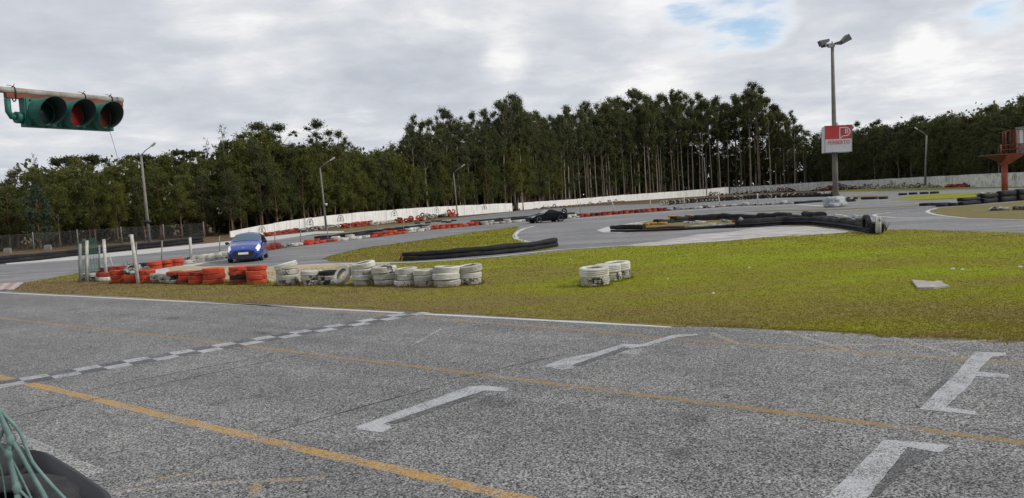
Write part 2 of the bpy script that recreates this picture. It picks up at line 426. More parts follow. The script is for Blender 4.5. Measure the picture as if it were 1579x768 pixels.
def link(name, me, parent=None, loc=None, rz=0.0):
    o = bpy.data.objects.new(name, me); COL.objects.link(o)
    if parent: o.parent = parent
    if loc is not None: o.location = loc
    if rz: o.rotation_euler = (0, 0, rz)
    return o
def tag(o, label=None, cat=None, group=None, kind=None):
    if label: o['label'] = label
    if cat: o['category'] = cat
    if group: o['group'] = group
    if kind: o['kind'] = kind
    return o
def thing(name, label, cat, loc=(0, 0, 0), rz=0.0, group=None):
    o = bpy.data.objects.new(name, None); COL.objects.link(o); o.empty_display_size = 0.2
    o.location = loc; o.rotation_euler = (0, 0, rz)
    return tag(o, label, cat, group)
def dup(root, loc, rz=0.0, scale=None, label=None, group=None):
    r = root.copy(); COL.objects.link(r); r.location = loc; r.rotation_euler = (0, 0, rz)
    if scale is not None: r.scale = scale
    if label: r['label'] = label
    if group: r['group'] = group
    for ch in list(root.children):
        c = ch.copy(); COL.objects.link(c); c.parent = r
        for g in ch.children:
            d = g.copy(); COL.objects.link(d); d.parent = c
    return r
def drop(root):
    """remove a prototype that was only built to be copied"""
    for ch in list(root.children): bpy.data.objects.remove(ch)
    bpy.data.objects.remove(root)

# ------------------------------------------------------------------ ground sheets
def dense(poly, step, amp=0.0, seed=0.0, closed=True):
    out = []
    n = len(poly)
    for i in range(n if closed else n - 1):
        a, b = Vector(poly[i]), Vector(poly[(i + 1) % n])
        L = (b - a).length; k = max(1, min(400, int(L / step)))
        for j in range(k):
            p = a.lerp(b, j / k)
            if amp:
                p += Vector((mnoise.noise(Vector((p.x * 0.9 + seed, p.y * 0.9, 3.1))), mnoise.noise(Vector((p.x * 0.9, p.y * 0.9 + seed, 7.7))), 0)) * amp
                p += Vector((mnoise.noise(Vector((p.x * 4 + seed, p.y * 4, 1.1))), mnoise.noise(Vector((p.x * 4, p.y * 4 + seed, 5.7))), 0)) * amp * 0.4
            out.append(p)
    if not closed: out.append(Vector(poly[-1]))
    return out
def sheet(name, pts, z, m, step=None, amp=0.0, kind='structure'):
    w = [Vector((p[0], p[1], 0)) for p in pts]
    if step: w = dense(w, step, amp, z * 1000)
    bm = bmesh.new(); vs = [bm.verts.new((p.x, p.y, z)) for p in w]
    f = bm.faces.new(vs); bm.normal_update()
    if f.normal.z < 0: f.normal_flip()
    bmesh.ops.triangulate(bm, faces=bm.faces[:], ngon_method='EAR_CLIP')
    me = bpy.data.meshes.new(name); bm.to_mesh(me); bm.free(); me.materials.append(m)
    o = link(name, me); tag(o, kind=kind); return o
def pg(*pts): return [G(x, y) for x, y in pts]
def strip(name, pts, width, z, m, jit=0.0):
    """flat band of constant real width along a ground path"""
    p = dense([Vector((a.x, a.y, 0)) for a in pts], 0.5 if jit else 3.0, closed=False)
    L, Rr = [], []
    for i, q in enumerate(p):
        t = (p[min(i + 1, len(p) - 1)] - p[max(i - 1, 0)]).normalized(); nv = Vector((-t.y, t.x, 0))
        w = width / 2 * (1 + jit * mnoise.noise(q * 1.3))
        L.append(q + nv * w); Rr.append(q - nv * w)
    mb = MB(); n = len(p)
    mb.v = [(a.x, a.y, z) for a in L] + [(a.x, a.y, z) for a in Rr]
    for i in range(n - 1): mb.face((i, i + 1, n + i + 1, n + i))
    o = mb.build(name, m); tag(o, kind='structure'); return o

mb = MB(); S = 2500
mb.poly([(-S, -S, 0), (S, -S, 0), (S, S, 0), (-S, S, 0)]); tag(mb.build('ground', M_soil), kind='structure')

OUT = [(-300, 440), (10, 406), (120, 396), (250, 385.5), (352, 374), (430, 368), (526, 358.5), (600, 350), (640, 345), (701, 336.7), (815, 323.6), (920, 317.5),
       (1021, 313.6), (1150, 303.5), (1230, 299), (1300, 296), (1400, 293), (1579, 289.5), (1800, 283)]
trk = pg(*OUT) + [Vector((120, 60, 0)), Vector((90, 0, 0)), Vector((60, 8, 0)), Vector((-30, 16, 0)), Vector((-60, 30, 0))]
sheet('track', trk, 0.004, M_far)
near = pg((-400, 424), (0, 440), (40, 446), (640, 476), (1035, 497), (1400, 514), (1579, 521), (2100, 545)) + [Vector((60, 2, 0)), Vector((60, -12, 0)), Vector((-60, -12, 0)), Vector((-60, 20, 0))]
sheet('road', near, 0.008, M_near)
INF = [(20, 449.5), (300, 463), (640, 480.5), (1035, 502), (1230, 510), (1400, 519), (1579, 526), (2100, 553), (2100, 372), (1579, 359.5), (1400, 354.2), (1368, 354.8),
       (1304, 358.7), (1244, 363), (1178, 366.6), (1120, 372), (1060, 376), (1010, 379.5), (965, 380.5), (865, 387), (800, 395), (740, 399), (640, 406), (560, 409), (470, 415), (420, 420), (330, 420), (230, 424), (122, 421.5), (37, 436.5)]
infield = pg(*INF)
sheet('infield_grass_ground', infield, 0.014, M_grass, 0.3, 0.24)
ISL = [(497, 399), (520, 392), (560, 383), (640, 372), (720, 360), (790, 350), (801, 349), (797, 355), (793, 361), (797, 368), (815, 373), (835, 376.5), (858, 381), (840, 386), (740, 394.5), (640, 403), (560, 404.5), (510, 403)]
island = pg(*ISL)
edge_pts = pg((30, 449.5), (300, 463.3), (640, 480.8), (1035, 502.3), (1230, 510.5), (1400, 519.5), (1579, 526.5), (1800, 537))
_l = dense([Vector((p.x, p.y, 0)) for p in edge_pts], .15, .30, 5.0, closed=False); _r = [Vector((p.x, p.y, 0)) + EN * .8 for p in edge_pts]
sheet('edge_dirt', [p - EN * .10 for p in _l] + _r[::-1], 0.0084, M_dirt)
sheet('island_grass_ground', island, 0.014, M_grass, 0.5, 0.08)
strip('island_shadow_line', pg((497, 400), (507, 396), (520, 392), (560, 383), (640, 372), (720, 360), (790, 350)), 0.16, 0.018, M_overpaint_and_shadow)  # shadow line at the island rim, painted as a flat dark strip
strip('kerb_line', pg((824, 349), (808, 353), (798, 358), (793, 364), (797, 369), (812, 373), (835, 377)), 0.34, 0.022, M_edge_white)
# pale concrete strips and aprons
sheet('apron', pg((8, 405), (123, 394.5), (220, 385), (330, 374.5), (399, 366.5), (487, 357), (530, 356.5), (530, 358.5), (487, 361), (428, 369.5), (330, 380), (220, 392), (123, 400.5), (10, 408)), 0.010, M_apron, 1.0, 0.05)
sheet('inner_apron', pg((205, 421), (244, 415), (300, 405), (352, 398.5), (356, 400), (318, 405.5), (300, 410), (345, 413.5), (420, 413), (420, 420), (330, 421.5)), 0.010, M_apron, 1.0, 0.06)
sheet('sand_patch', pg((262, 413), (300, 411), (420, 411.5), (500, 407), (560, 405.5), (600, 405), (600, 412), (545, 417), (560, 428), (480, 436), (420, 436), (380, 432), (300, 430), (255, 424)), 0.020, M_sand, 0.5, 0.25)
strip('concrete_edge', pg((415, 412.5), (500, 408), (560, 406.5), (640, 405), (700, 401.5), (760, 397), (865, 385.5), (965, 379.5), (1008, 374)), 0.30, 0.022, M_apron, 0.3)
sheet('worn_paving', pg((969, 379.5), (1008, 373.6), (1045, 367), (1080, 361.5), (1130, 357.5), (1160, 352), (1250, 349), (1310, 356), (1304, 359.5), (1244, 363.5), (1178, 367.5), (1120, 373), (1060, 377), (1010, 380.5)), 0.012, M_worn, 1.0, 0.2)
sheet('island_paving', pg((921, 355), (935, 350.5), (975, 344), (1010, 340), (1010, 352), (960, 359), (930, 358.5)), 0.010, M_apron, 1.0, 0.05)
sheet('hoop_island_ground', pg((945, 356), (965, 347), (1012, 340), (1100, 333.5), (1250, 335), (1345, 348), (1350, 357), (1290, 352), (1200, 347), (1100, 352), (1000, 358)), 0.016, M_dry, 0.8, 0.1)
# upper right tracks: verges, lines, islands
sheet('verge_strip', pg((1150, 325.5), (1270, 323), (1400, 318), (1579, 309), (1579, 310.2), (1400, 319.3), (1270, 325), (1160, 326.8)), 0.012, M_dry, 1.0, 0.1)
strip('verge_edge_line', pg((1150, 328), (1270, 325.8), (1400, 319.8), (1579, 310.6)), 0.35, 0.016, M_edge_white)
strip('outer_track_line', pg((701, 337.5), (815, 324.4), (920, 318.3), (1021, 314.4), (1100, 308.6)), 0.22, 0.012, M_edge_white)
strip('far_track_line', pg((1390, 294.5), (1440, 292.5), (1579, 289.8)), 0.5, 0.016, M_edge_white)
sheet('green_verge', pg((1374, 308), (1400, 303), (1437, 299.5), (1512, 296.8), (1600, 294), (1600, 301), (1512, 304.2), (1420, 309)), 0.012, M_grass, 1.0, 0.1)
sheet('green_verge', pg((1310, 303), (1340, 301.5), (1375, 302), (1350, 305.5), (1310, 306.5)), 0.012, M_dry, 1.0, 0.1)
sheet('wall_verge', pg((1260, 297), (1330, 291.5), (1400, 289), (1579, 285), (1800, 279), (1800, 282), (1579, 288.5), (1400, 292.5), (1300, 295.8)), 0.008, M_grass, 1.0, 0.1)
sheet('dry_island_ground', pg((1430, 326.5), (1440, 322), (1477, 318), (1524, 316), (1579, 311), (1760, 302), (1760, 345), (1579, 338.5), (1491, 336.3), (1454, 332)), 0.012, M_dry, 0.8, 0.1)
strip('dry_island_line', pg((1445, 321.3), (1432, 324.5), (1430, 327.5), (1440, 330.7), (1454, 333), (1491, 337), (1579, 339.3)), 0.25, 0.016, M_edge_white)
strip('hairpin_line', pg((1400, 326), (1372, 328), (1352, 330.5), (1347, 332), (1352, 334), (1380, 336), (1454, 337)), 0.25, 0.016, M_edge_white)
sheet('verge_grass', pg((507, 355.2), (560, 350), (640, 343), (690, 336), (701, 336), (640, 344.7), (600, 349.7), (526, 358)), 0.006, M_dry, 1.0, 0.15)
strip('divider_concrete', pg((880, 338), (950, 332.5), (1030, 327), (1130, 319.5), (1230, 315.5), (1270, 318)), 0.7, 0.010, M_apron, 0.3)

# painted kerb at the left: alternating red and white blocks
kerb = thing('track_kerb', 'low worn red and white striped kerb at the grass tip', 'kerb', (0, 0, 0)); kerb['kind'] = 'structure'
mb = MB(); a0, a1, b0, b1 = G(-60, 441), G(36, 437), G(-60, 449.5), G(20, 448)
for i in range(10):
    u0, u1 = i / 10, (i + 1) / 10
    q = [a0.lerp(a1, u0), a0.lerp(a1, u1), b0.lerp(b1, u1), b0.lerp(b1, u0)]
    mb.prism([(p.x, p.y, 0.0) for p in q], (0, 0, 0.05), i % 2)
o = mb.build('kerb_blocks', [simple('faded_red_kerb', (0.32, 0.12, 0.10), (0.36, 0.26, 0.24), 3), simple('pale_kerb', (0.46, 0.42, 0.40), (0.33, 0.29, 0.27), 3)], kerb)

# ------------------------------------------------------------------ painted markings on the near road
ZM = 0.0088
strip('white_edge_line', pg((-120, 445.5), (0, 451.4), (300, 466), (640, 483.8), (1036, 504.8)), 0.15, ZM, M_white_line, 0.2)
strip('yellow_line', pg((-60, 566), (0, 582), (100, 605), (200, 629), (300, 653.5), (400, 677), (500, 701), (600, 723), (700, 746), (790, 767), (900, 793)), 0.165, ZM, M_yellow, 0.25)
strip('yellow_line', pg((-100, 478), (0, 491), (185, 511), (370, 532.5), (540, 554), (700, 573), (850, 592), (1000, 611), (1200, 636), (1400, 661), (1579, 684), (1750, 706)), 0.125, ZM, M_yellow_dim, 0.3)
strip('yellow_line', pg((150, 456), (400, 471), (540, 482), (760, 499), (900, 510), (1000, 519.5)), 0.13, ZM, M_yellow_dim, 0.3)
strip('yellow_line', pg((1000, 519.5), (1100, 527.5), (1250, 538.5), (1400, 549), (1579, 561), (1700, 569)), 0.115, ZM, M_yellow_dim, 0.3)
zf = 0.0090
for pts in ([(1210, 511), (1245, 522), (1310, 541)], [(1095, 513), (1140, 531)], [(1375, 521), (1480, 549)], [(1290, 533), (1440, 531), (1579, 522)], [(1480, 552), (1579, 548)],
            [(175, 762), (260, 750), (400, 743), (500, 738)], [(190, 752), (270, 735), (310, 728)], [(395, 740), (395, 768)]):
    zf += 0.0001; strip('faint_yellow_line', pg(*pts), 0.10, zf, M_yellow_faint, 0.5)
strip('faint_white_line', pg((640, 530), (680, 508), (760, 497)), 0.06, 0.0103, M_faint_white, 0.4)
strip('faint_white_line', pg((20, 672), (85, 700), (150, 732)), 0.15, 0.0103, M_faint_white, 0.5)
for pts in ([(10, 646), (130, 620), (300, 582), (470, 546)], [(130, 604), (260, 578), (420, 548)], [(420, 668), (560, 628), (700, 590)], [(700, 585), (880, 545)]):
    strip('road_crack', pg(*pts), 0.024, 0.0100, M_crack, 0.5)
# chequered start line, two columns of squares running across the track
ca, cb = G(-10, 596), G(652, 481.5)
cdir = (cb - ca); cl = cdir.length; cdir.normalize(); cn = Vector((-cdir.y, cdir.x, 0))
nsq = 21; wq = 0.33
mw, mk = MB(), MB()
for i in range(nsq):
    for s in (0, 1):
        q0 = ca + cdir * (cl * i / nsq) + cn * (wq * (s - 1.0)); q1 = q0 + cdir * (cl / nsq); 
        t = mw if (i + s) % 2 == 0 else mk
        t.poly([(p.x, p.y, 0.0106) for p in (q0, q1, q1 + cn * wq, q0 + cn * wq)])
tag(mw.build('start_line_white', M_grid_white), kind='structure'); tag(mk.build('start_line_black', M_black_paint), kind='structure')
# grid boxes
def mark(name, pts, m, z=0.0112): sheet(name, pg(*pts), z, m, 0.035, 0.028)
mark('grid_box_line', [(550, 659), (562, 655), (722, 597.5), (742, 595.5), (784, 599.5), (780, 605), (748, 603.5), (728, 609), (592, 655), (604, 660), (590, 668.5), (552, 664)], M_grid_white)
mark('grid_box_line', [(838, 566), (868, 555), (920, 544), (960, 531.5), (988, 532.5), (1040, 517), (1076, 515.5), (1078, 518), (1046, 521), (1000, 534), (972, 538), (960, 536.5), (884, 564), (886, 569), (866, 571)], M_grid_white)
mark('grid_box_line', [(944, 546), (966, 540), (992, 540), (984, 548)], M_faint_white, 0.0116)
mark('grid_box_line', [(1418, 632), (1456, 593), (1473, 576), (1493, 553), (1502, 543), (1552, 545), (1550, 549), (1528, 551), (1505, 574), (1553, 578.5), (1553, 584), (1502, 581), (1490, 601), (1460, 628.5), (1506, 635), (1504, 641)], M_grid_white)
mark('grid_box_line', [(1268, 772), (1310, 735), (1362, 680), (1456, 687), (1462, 690), (1446, 700), (1398, 692), (1334, 772)], M_grid_white)
mark('overpainted_patch', [(1412, 624), (1452, 588), (1462, 572), (1466, 585), (1420, 631)], M_overpaint_and_shadow, 0.0120)
mark('overpainted_patch', [(1398, 695), (1440, 704), (1400, 722), (1350, 768), (1338, 768)], M_overpaint_and_shadow, 0.0120)
mark('overpainted_patch', [(728, 610), (745, 605), (735, 614), (610, 655), (598, 653)], M_overpaint_and_shadow, 0.0120)
mark('overpainted_patch', [(962, 537.5), (972, 539), (890, 566), (884, 564)], M_overpaint_and_shadow, 0.0124)

# ------------------------------------------------------------------ grass blades (nobody could count them)
def in_poly(px, py, poly):
    c = np.zeros(len(px), bool); n = len(poly); j = n - 1
    for i in range(n):
        xi, yi, xj, yj = poly[i].x, poly[i].y, poly[j].x, poly[j].y
        m = ((yi > py) != (yj > py)) & (px < (xj - xi) * (py - yi) / (yj - yi + 1e-12) + xi)
        c ^= m; j = i
    return c
def tufts(name, poly, n_try, zbase, hmin, hmax, label, xlim=None):
    xs = np.array([p.x for p in poly]); ys = np.array([p.y for p in poly])
    x0, x1, y0, y1 = max(xs.min(), -60), min(xs.max(), 45), ys.min(), min(ys.max(), 75)
    # density falls with distance
    u = rng.random(n_try); py = 1.0 / (1.0 / y0 + u * (1.0 / y1 - 1.0 / y0)); px = (rng.random(n_try) - 0.5) * 1.6 * py + 0.0
    k = in_poly(px, py, poly); px, py = px[k], py[k]; n = len(px)
    V = np.zeros((n, 6, 3)); sc = np.clip(py / 24.0, 0.8, 2.2)
    for b in range(2):
        h = (hmin + (hmax - hmin) * rng.random(n) ** 2) * sc; w = (0.010 + 0.014 * rng.random(n)) * sc
        a = rng.random(n) * 2 * PI; la = rng.random(n) * 2 * PI; ln = h * (0.3 + rng.random(n))
        ox, oy = px + rng.normal(0, 0.02, n), py + rng.normal(0, 0.02, n)
        V[:, b * 3 + 0] = np.stack([ox - np.cos(a) * w, oy - np.sin(a) * w, np.full(n, zbase)], 1)
        V[:, b * 3 + 1] = np.stack([ox + np.cos(a) * w, oy + np.sin(a) * w, np.full(n, zbase)], 1)
        V[:, b * 3 + 2] = np.stack([ox + np.cos(la) * ln, oy + np.sin(la) * ln, zbase + h], 1)
    F = np.arange(n * 6).reshape(-1, 3)
    o = link(name, arr_mesh(name, V.reshape(-1, 3), F, M_blade))
    tag(o, label, 'grass', kind='stuff'); return o
def base_tufts(name, spots, per, label, hs=1.0):
    """longer grass ringing each spot; added at the tyre stacks to darken their feet"""
    P = []
    for (x, y, r) in spots:
        for _ in range(per):
            a = random.uniform(0, 6.28); q = r * random.uniform(.96, 1.22); P.append((x + q * math.cos(a), y + q * math.sin(a)))
    P = np.array(P); n = len(P); V = np.zeros((n, 3, 3)); h = (.04 + .11 * rng.random(n) ** 1.6) * hs; w = .008 + .010 * rng.random(n); a = rng.random(n) * 6.28; l = rng.random(n) * 6.28
    V[:, 0] = np.stack([P[:, 0] - np.cos(a) * w, P[:, 1] - np.sin(a) * w, np.full(n, .01)], 1); V[:, 1] = np.stack([P[:, 0] + np.cos(a) * w, P[:, 1] + np.sin(a) * w, np.full(n, .01)], 1)
    V[:, 2] = np.stack([P[:, 0] + np.cos(l) * h * .5, P[:, 1] + np.sin(l) * h * .5, .01 + h], 1)
    tag(link(name, arr_mesh(name, V.reshape(-1, 3), np.arange(n * 3).reshape(-1, 3), M_blade)), label, 'grass', kind='stuff')
SPOTS = []
def arr_mesh(name, V, F, m, smooth=False):
    me = bpy.data.meshes.new(name); k = F.shape[1]
    me.vertices.add(len(V)); me.vertices.foreach_set('co', np.ascontiguousarray(V, dtype=np.float32).ravel())
    me.loops.add(F.size); me.loops.foreach_set('vertex_index', np.ascontiguousarray(F, dtype=np.int32).ravel())
    me.polygons.add(len(F)); me.polygons.foreach_set('loop_start', np.arange(0, F.size, k, dtype=np.int32))
    me.update(calc_edges=True); me.materials.append(m); return me
tufts('grass', infield, 330000, 0.010, 0.008, 0.034, 'short mossy green and brown grass covering the infield')
_e = [p - EN * .05 for p in dense([Vector((p.x, p.y, 0)) for p in edge_pts], .02, .22, 5.0, closed=False)]
random.shuffle(_e)
base_tufts('edge_grass', [(p.x + random.gauss(0, .05), p.y + random.gauss(.10, .10), .05) for p in _e if proj((p.x, p.y, 0))[0] > 1045][:1500], 2, 'ragged grass tips creeping over the asphalt edge', .40)
tufts('grass', island, 120000, 0.010, 0.008, 0.034, 'olive green grass on the small island beside the black belt')

# ------------------------------------------------------------------ tyres
def tyre_mesh(name, m, R=0.39, h=0.24, seed=0, squash=0.0):
    prof = [(0.55, 0.12), (0.64, 0.03), (0.80, 0.0), (0.92, 0.02), (0.975, 0.07), (0.995, 0.15), (1.0, 0.29), (0.955, 0.30), (0.955, 0.345), (1.0, 0.355), (1.005, 0.485), (0.96, 0.495), (0.96, 0.535),
            (1.005, 0.545), (1.0, 0.675), (0.955, 0.685), (0.955, 0.72), (1.0, 0.73), (0.995, 0.85), (0.975, 0.93), (0.92, 0.98), (0.80, 1.0), (0.64, 0.97), (0.55, 0.88), (0.60, 0.80), (0.80, 0.70), (0.86, 0.5), (0.80, 0.30), (0.60, 0.2)]
    mb = MB(); ns = 44; mb.lathe([(r * R, z * h) for r, z in prof], ns, closed=True)
    k_ = len(prof)
    for j_ in range(0, ns, 2):
        for i_ in (4, 5, 18, 19):
            x_, y_, z_ = mb.v[j_ * k_ + i_]; mb.v[j_ * k_ + i_] = (x_ * .965, y_ * .965, z_)
    me = mb.mesh(name, m); r_ = random.Random(seed)
    ph, ph2 = r_.random() * 6, r_.random() * 6
    for v in me.vertices:
        a = math.atan2(v.co.y, v.co.x); k = 1 + squash * math.cos(2 * a + ph)
        v.co.x *= k; v.co.y *= k
        v.co.z *= 1 + 0.12 * squash * 10 * math.cos(a + ph2) * 0.5
    me.update(); return me
TY = {}
for key, m in dict(white=T_white, grimy=T_grimy, mixed=T_mix, red=T_red, dred=T_dred, black=T_black, yellow=T_yellow).items():
    TY[key] = [tyre_mesh('tyre_' + key, m, 0.385, 0.188, 1, 0.008), tyre_mesh('tyre_' + key, m, 0.37, 0.172, 2, 0.015), tyre_mesh('tyre_' + key, m, 0.40, 0.212, 3, 0.02)]
TH = [0.188, 0.172, 0.212]
WORD = dict(white='white painted', grimy='grimy white', mixed='chipped two tone', red='orange red', dred='dull red', black='bare black', yellow='yellow painted')
def tyre(loc, key, variant, label, group, rot=(0, 0, 0), scale=1.0):
    o = bpy.data.objects.new('tyre', TY[key][variant]); COL.objects.link(o)
    o.location = loc; o.rotation_euler = rot; o.scale = (scale,) * 3
    return tag(o, label, 'tyre', group)
LEV = {1: ['only'], 2: ['bottom', 'top'], 3: ['bottom', 'middle', 'top'], 4: ['bottom', 'second lowest', 'third', 'top']}
def stack(px, py, cols, desc, group, var=None, top_tilt=None, scale=1.0, back=0.0):
    scale *= 1.06 if px > 420 and px < 760 else 1.02
    p = G(px, py); d = Vector((p.x, p.y, 0)).normalized(); p = p + d * (0.36 * scale + back)
    z = 0.012; SPOTS.append((p.x, p.y, .39 * scale))
    n = len(cols)
    for i, c in enumerate(cols):
        v = var[i] if var else random.choice((0, 0, 1, 2))
        jx, jy = random.uniform(-.035, .035), random.uniform(-.03, .03)
        rot = [random.uniform(-.03, .03), random.uniform(-.03, .03), random.uniform(0, 6)]
        zz = z
        if top_tilt and i == n - 1:
            rot = [top_tilt[0], top_tilt[1], random.uniform(0, 1)]; zz = z + abs(math.sin(top_tilt[0])) * .2 + abs(math.sin(top_tilt[1])) * .3 - 0.02
        o_ = tyre((p.x + jx, p.y + jy, zz), c, v, f'{LEV[n][i]} {WORD[c]} tyre of {desc}', group, rot, scale)
        zs = 1.22 if group == GG else 1.0; o_.scale.z *= zs
        z += TH[v] * scale * zs * 0.985
GG = 'white tyres standing alone on the grass'
FG = 'stacked tyres of the front tyre wall'
W3 = ['white'] * 3; R3 = ['red'] * 3
stack(140, 433.5, ['mixed', 'white'], 'the low pale stack behind the green net', FG, scale=.86)
stack(162, 434.5, ['white', 'dred'], 'the short stack between two upright white posts', FG, scale=.86)
stack(186, 437, R3, 'the leftmost all red stack, right of the second white post', FG, scale=.86)
stack(206, 437, ['red', 'red', 'mixed'], 'the stack behind the leaning post', FG, scale=.86, top_tilt=(0.5, 0.2))
stack(226, 437, R3, 'the red stack right of the leaning white post', FG, scale=.86)
stack(243, 437, ['mixed', 'white', 'grimy'], 'the left white stack of the pair between red stacks', FG, scale=.66)
stack(257, 437, ['white', 'grimy', 'white'], 'the right white stack of the pair between red stacks', FG, scale=.66)
stack(270, 438, ['grimy', 'mixed', 'dred'], 'the dirty dark topped stack beside the white pair', FG, scale=.8)
stack(288, 438, ['dred', 'red', 'red'], 'the first stack in the run of three red stacks', FG, scale=.82)
stack(306, 438.5, ['red', 'red', 'dred'], 'the second stack in the run of three red stacks', FG, scale=.82)
stack(331, 439, ['red', 'red', 'red'], 'the widest red stack, right end of the red run', FG, var=[0, 0, 2], scale=.98)
stack(369, 439, ['dred', 'black', 'red', 'red'], 'the tall red stack in front of the blue car', FG, var=[1, 1, 1, 1], scale=.90)
stack(397, 439, ['red', 'red', 'red', 'red'], 'the tall all red stack right of the car stack', FG, var=[1, 1, 1, 1], scale=.93)
stack(445, 441, ['mixed', 'white', 'grimy', 'white'], 'the slumped leaning white stack at the sand patch', FG, var=[1, 1, 1, 1], top_tilt=(0.0, -0.22), scale=.98)
stack(482, 441, ['mixed', 'grimy', 'white'], 'the white stack just right of the slumped one', FG, var=[1, 1, 1], scale=.90)
stack(508, 440, ['mixed', 'grimy', 'black'], 'the dark topped stack beside the propped tyre', FG, var=[1, 1, 1], scale=.84)
stack(563, 441.5, ['grimy', 'white', 'white', 'white'], 'the stack right of the propped tyre', FG, var=[1, 1, 1, 1], top_tilt=(0.0, -0.14), scale=.98)
stack(595, 442, ['white', 'white', 'grimy'], 'the dark capped stack in mid white wall', FG, var=[0, 2, 2], scale=.94)
stack(627, 442.5, ['white', 'grimy', 'white'], 'the narrow stack left of the low white stack', FG, scale=.82, var=[2, 2, 2])
stack(656, 443.5, ['grimy', 'white', 'white'], 'the low white stack third from the right end', FG, scale=.86, var=[0, 0, 0])
stack(690, 444, ['white', 'white', 'white'], 'the broad white stack second from the right end', FG, scale=1.04, var=[0, 0, 1])
stack(725, 440.5, ['mixed', 'white', 'white'], 'the stack at the right end of the tyre wall', FG, scale=.92, var=[0, 0, 2], top_tilt=(0.0, -0.10))
# the tyre propped on its edge
p = G(530, 441); d = Vector((p.x, p.y, 0)).normalized()
o = tyre(p + d * 0.3 + Vector((0, 0, 0.06)), 'white', 1, 'white tyre propped on edge, its dark hole showing', FG, scale=.98)
o.rotation_euler = (0.95, 0.0, -0.75); o.location = p + d * .15 + Vector((0.05, 0, 0.30))
# second row behind the left cluster
BG = 'loose tyres behind the front tyre wall'
for px, py, cs, ds in ((150, 424, ['dred'], 'low pair left of the second white post'), (168, 423, ['dred', 'dred'], 'back stack between posts'), (186, 421, ['red', 'dred'], 'back stack behind the leftmost red stack'),
                       (204, 419.5, ['mixed', 'white'], 'pale back stack near the leaning post'), (221, 417, ['mixed', 'black'], 'black topped back stack'), (233, 416, ['white', 'mixed'], 'pale back stack next to the black one')):
    stack(px, py, cs, 'the ' + ds, BG, scale=.85, back=0.0)
GG = 'white tyres standing alone on the grass'
stack(917, 443.5, ['grimy', 'white'], 'the nearest of three stacks alone on the grass', GG, var=[2, 2], scale=.98, top_tilt=(0.03, -0.04))
stack(939, 436, ['grimy', 'white'], 'the middle one of three stacks on the grass', GG, var=[2, 2], scale=.94)
stack(954, 432, ['mixed', 'white'], 'the farthest of three stacks on the grass', GG, var=[2, 2], scale=.94)

base_tufts('contact_dark_grass', SPOTS, 260, 'longer dry grass added to darken the feet of the tyre stacks')  # tufts added to give the stacks a dark contact with the ground

# divider rows: laid out along the ground line between the two tracks
def resample(pts, step):
    out = []; acc = 0.0; last = Vector(pts[0]); out.append(last.copy())
    for a, b in zip(pts[:-1], pts[1:]):
        a, b = Vector(a), Vector(b); L = (b - a).length; t = step - acc
        while t <= L:
            out.append(a.lerp(b, t / L)); t += step
        acc = (acc + L) % step if L > 0 else acc
    return out
MASS_V, MASS_F, MASS_M = [], [], []
MASS_KEYS = ['white', 'grimy', 'mixed', 'red', 'dred', 'black', 'yellow']
def mass_tyre(loc, key, variant, rot=(0, 0, 0), scale=1.0):
    """a tyre of the far heaps, beyond the ones built singly"""
    me = bpy.data.meshes.new('x'); me = LOW[variant]
    M = Matrix.Translation(loc) @ (Matrix.Rotation(rot[2], 4, 'Z') @ Matrix.Rotation(rot[1], 4, 'Y') @ Matrix.Rotation(rot[0], 4, 'X')) @ Matrix.Scale(scale, 4)
    b = len(MASS_V); MASS_V.extend([tuple(M @ v) for v in me[0]])
    for f in me[1]: MASS_F.append(tuple(b + i for i in f)); MASS_M.append(MASS_KEYS.index(key))
LOW = []
for R_, h_ in ((0.385, 0.188), (0.37, 0.172), (0.40, 0.212)):
    t = MB(); t.lathe([(r * R_, z * h_) for r, z in [(0.55, 0.1), (0.8, 0), (0.96, 0.14), (1.0, 0.5), (0.96, 0.86), (0.8, 1.0), (0.55, 0.9), (0.82, 0.5)]], 14, closed=True)
    LOW.append(([Vector(v) for v in t.v], t.f))

SEGS = [  # px polyline, colours, phrase
    ([(238, 415), (262, 411.5), (288, 408)], ['red', 'red'], 2, 'orange red tyre in the divider row left of the blue car'),
    ([(292, 407), (325, 402), (350, 398.5)], ['white', 'mixed', 'grimy'], 2, 'chipped white tyre in the divider row left of the blue car'),
    ([(408, 386.5), (430, 383)], ['dred', 'dred'], 2, 'dull red tyre in the short divider piece right of the blue car'),
    ([(434, 382.5), (472, 377)], ['white', 'grimy', 'mixed'], 1, 'pale flat tyre in the divider gap right of the blue car'),
    ([(476, 377.5), (514, 372.5)], ['red', 'dred'], 1.4, 'red tyre in the divider row at the hairpin grass tip'),
    ([(518, 372), (570, 366.5)], ['white', 'grimy', 'white'], 1.2, 'white tyre in the low divider row above the grass island'),
    ([(575, 366), (627, 359.5)], ['dred', 'red'], 1.6, 'dull red tyre in the divider row left of the centre'),
    ([(631, 359), (658, 355)], ['white', 'white', 'grimy'], 1.4, 'white tyre in the divider between two red runs'),
    ([(662, 354.5), (742, 347)], ['red', 'dred', 'red'], 1.8, 'red tyre in the long divider run left of the black car'),
    ([(747, 347), (816, 341)], ['white', 'grimy', 'white'], 1.5, 'white tyre in the divider run ending at the black car'),
    ([(876, 337), (891, 335.5)], ['white', 'white'], 1.5, 'white tyre in the short divider piece right of the black car'),
    ([(895, 335), (960, 330), (1029, 325)], ['dred', 'dred', 'red'], 2, 'dull red tyre in the long divider run right of the black car'),
    ([(1034, 324.5), (1130, 318), (1225, 314.5)], ['white', 'mixed', 'white', 'mixed'], 1.25, 'chipped white tyre in the divider run before the tall mast'),
]
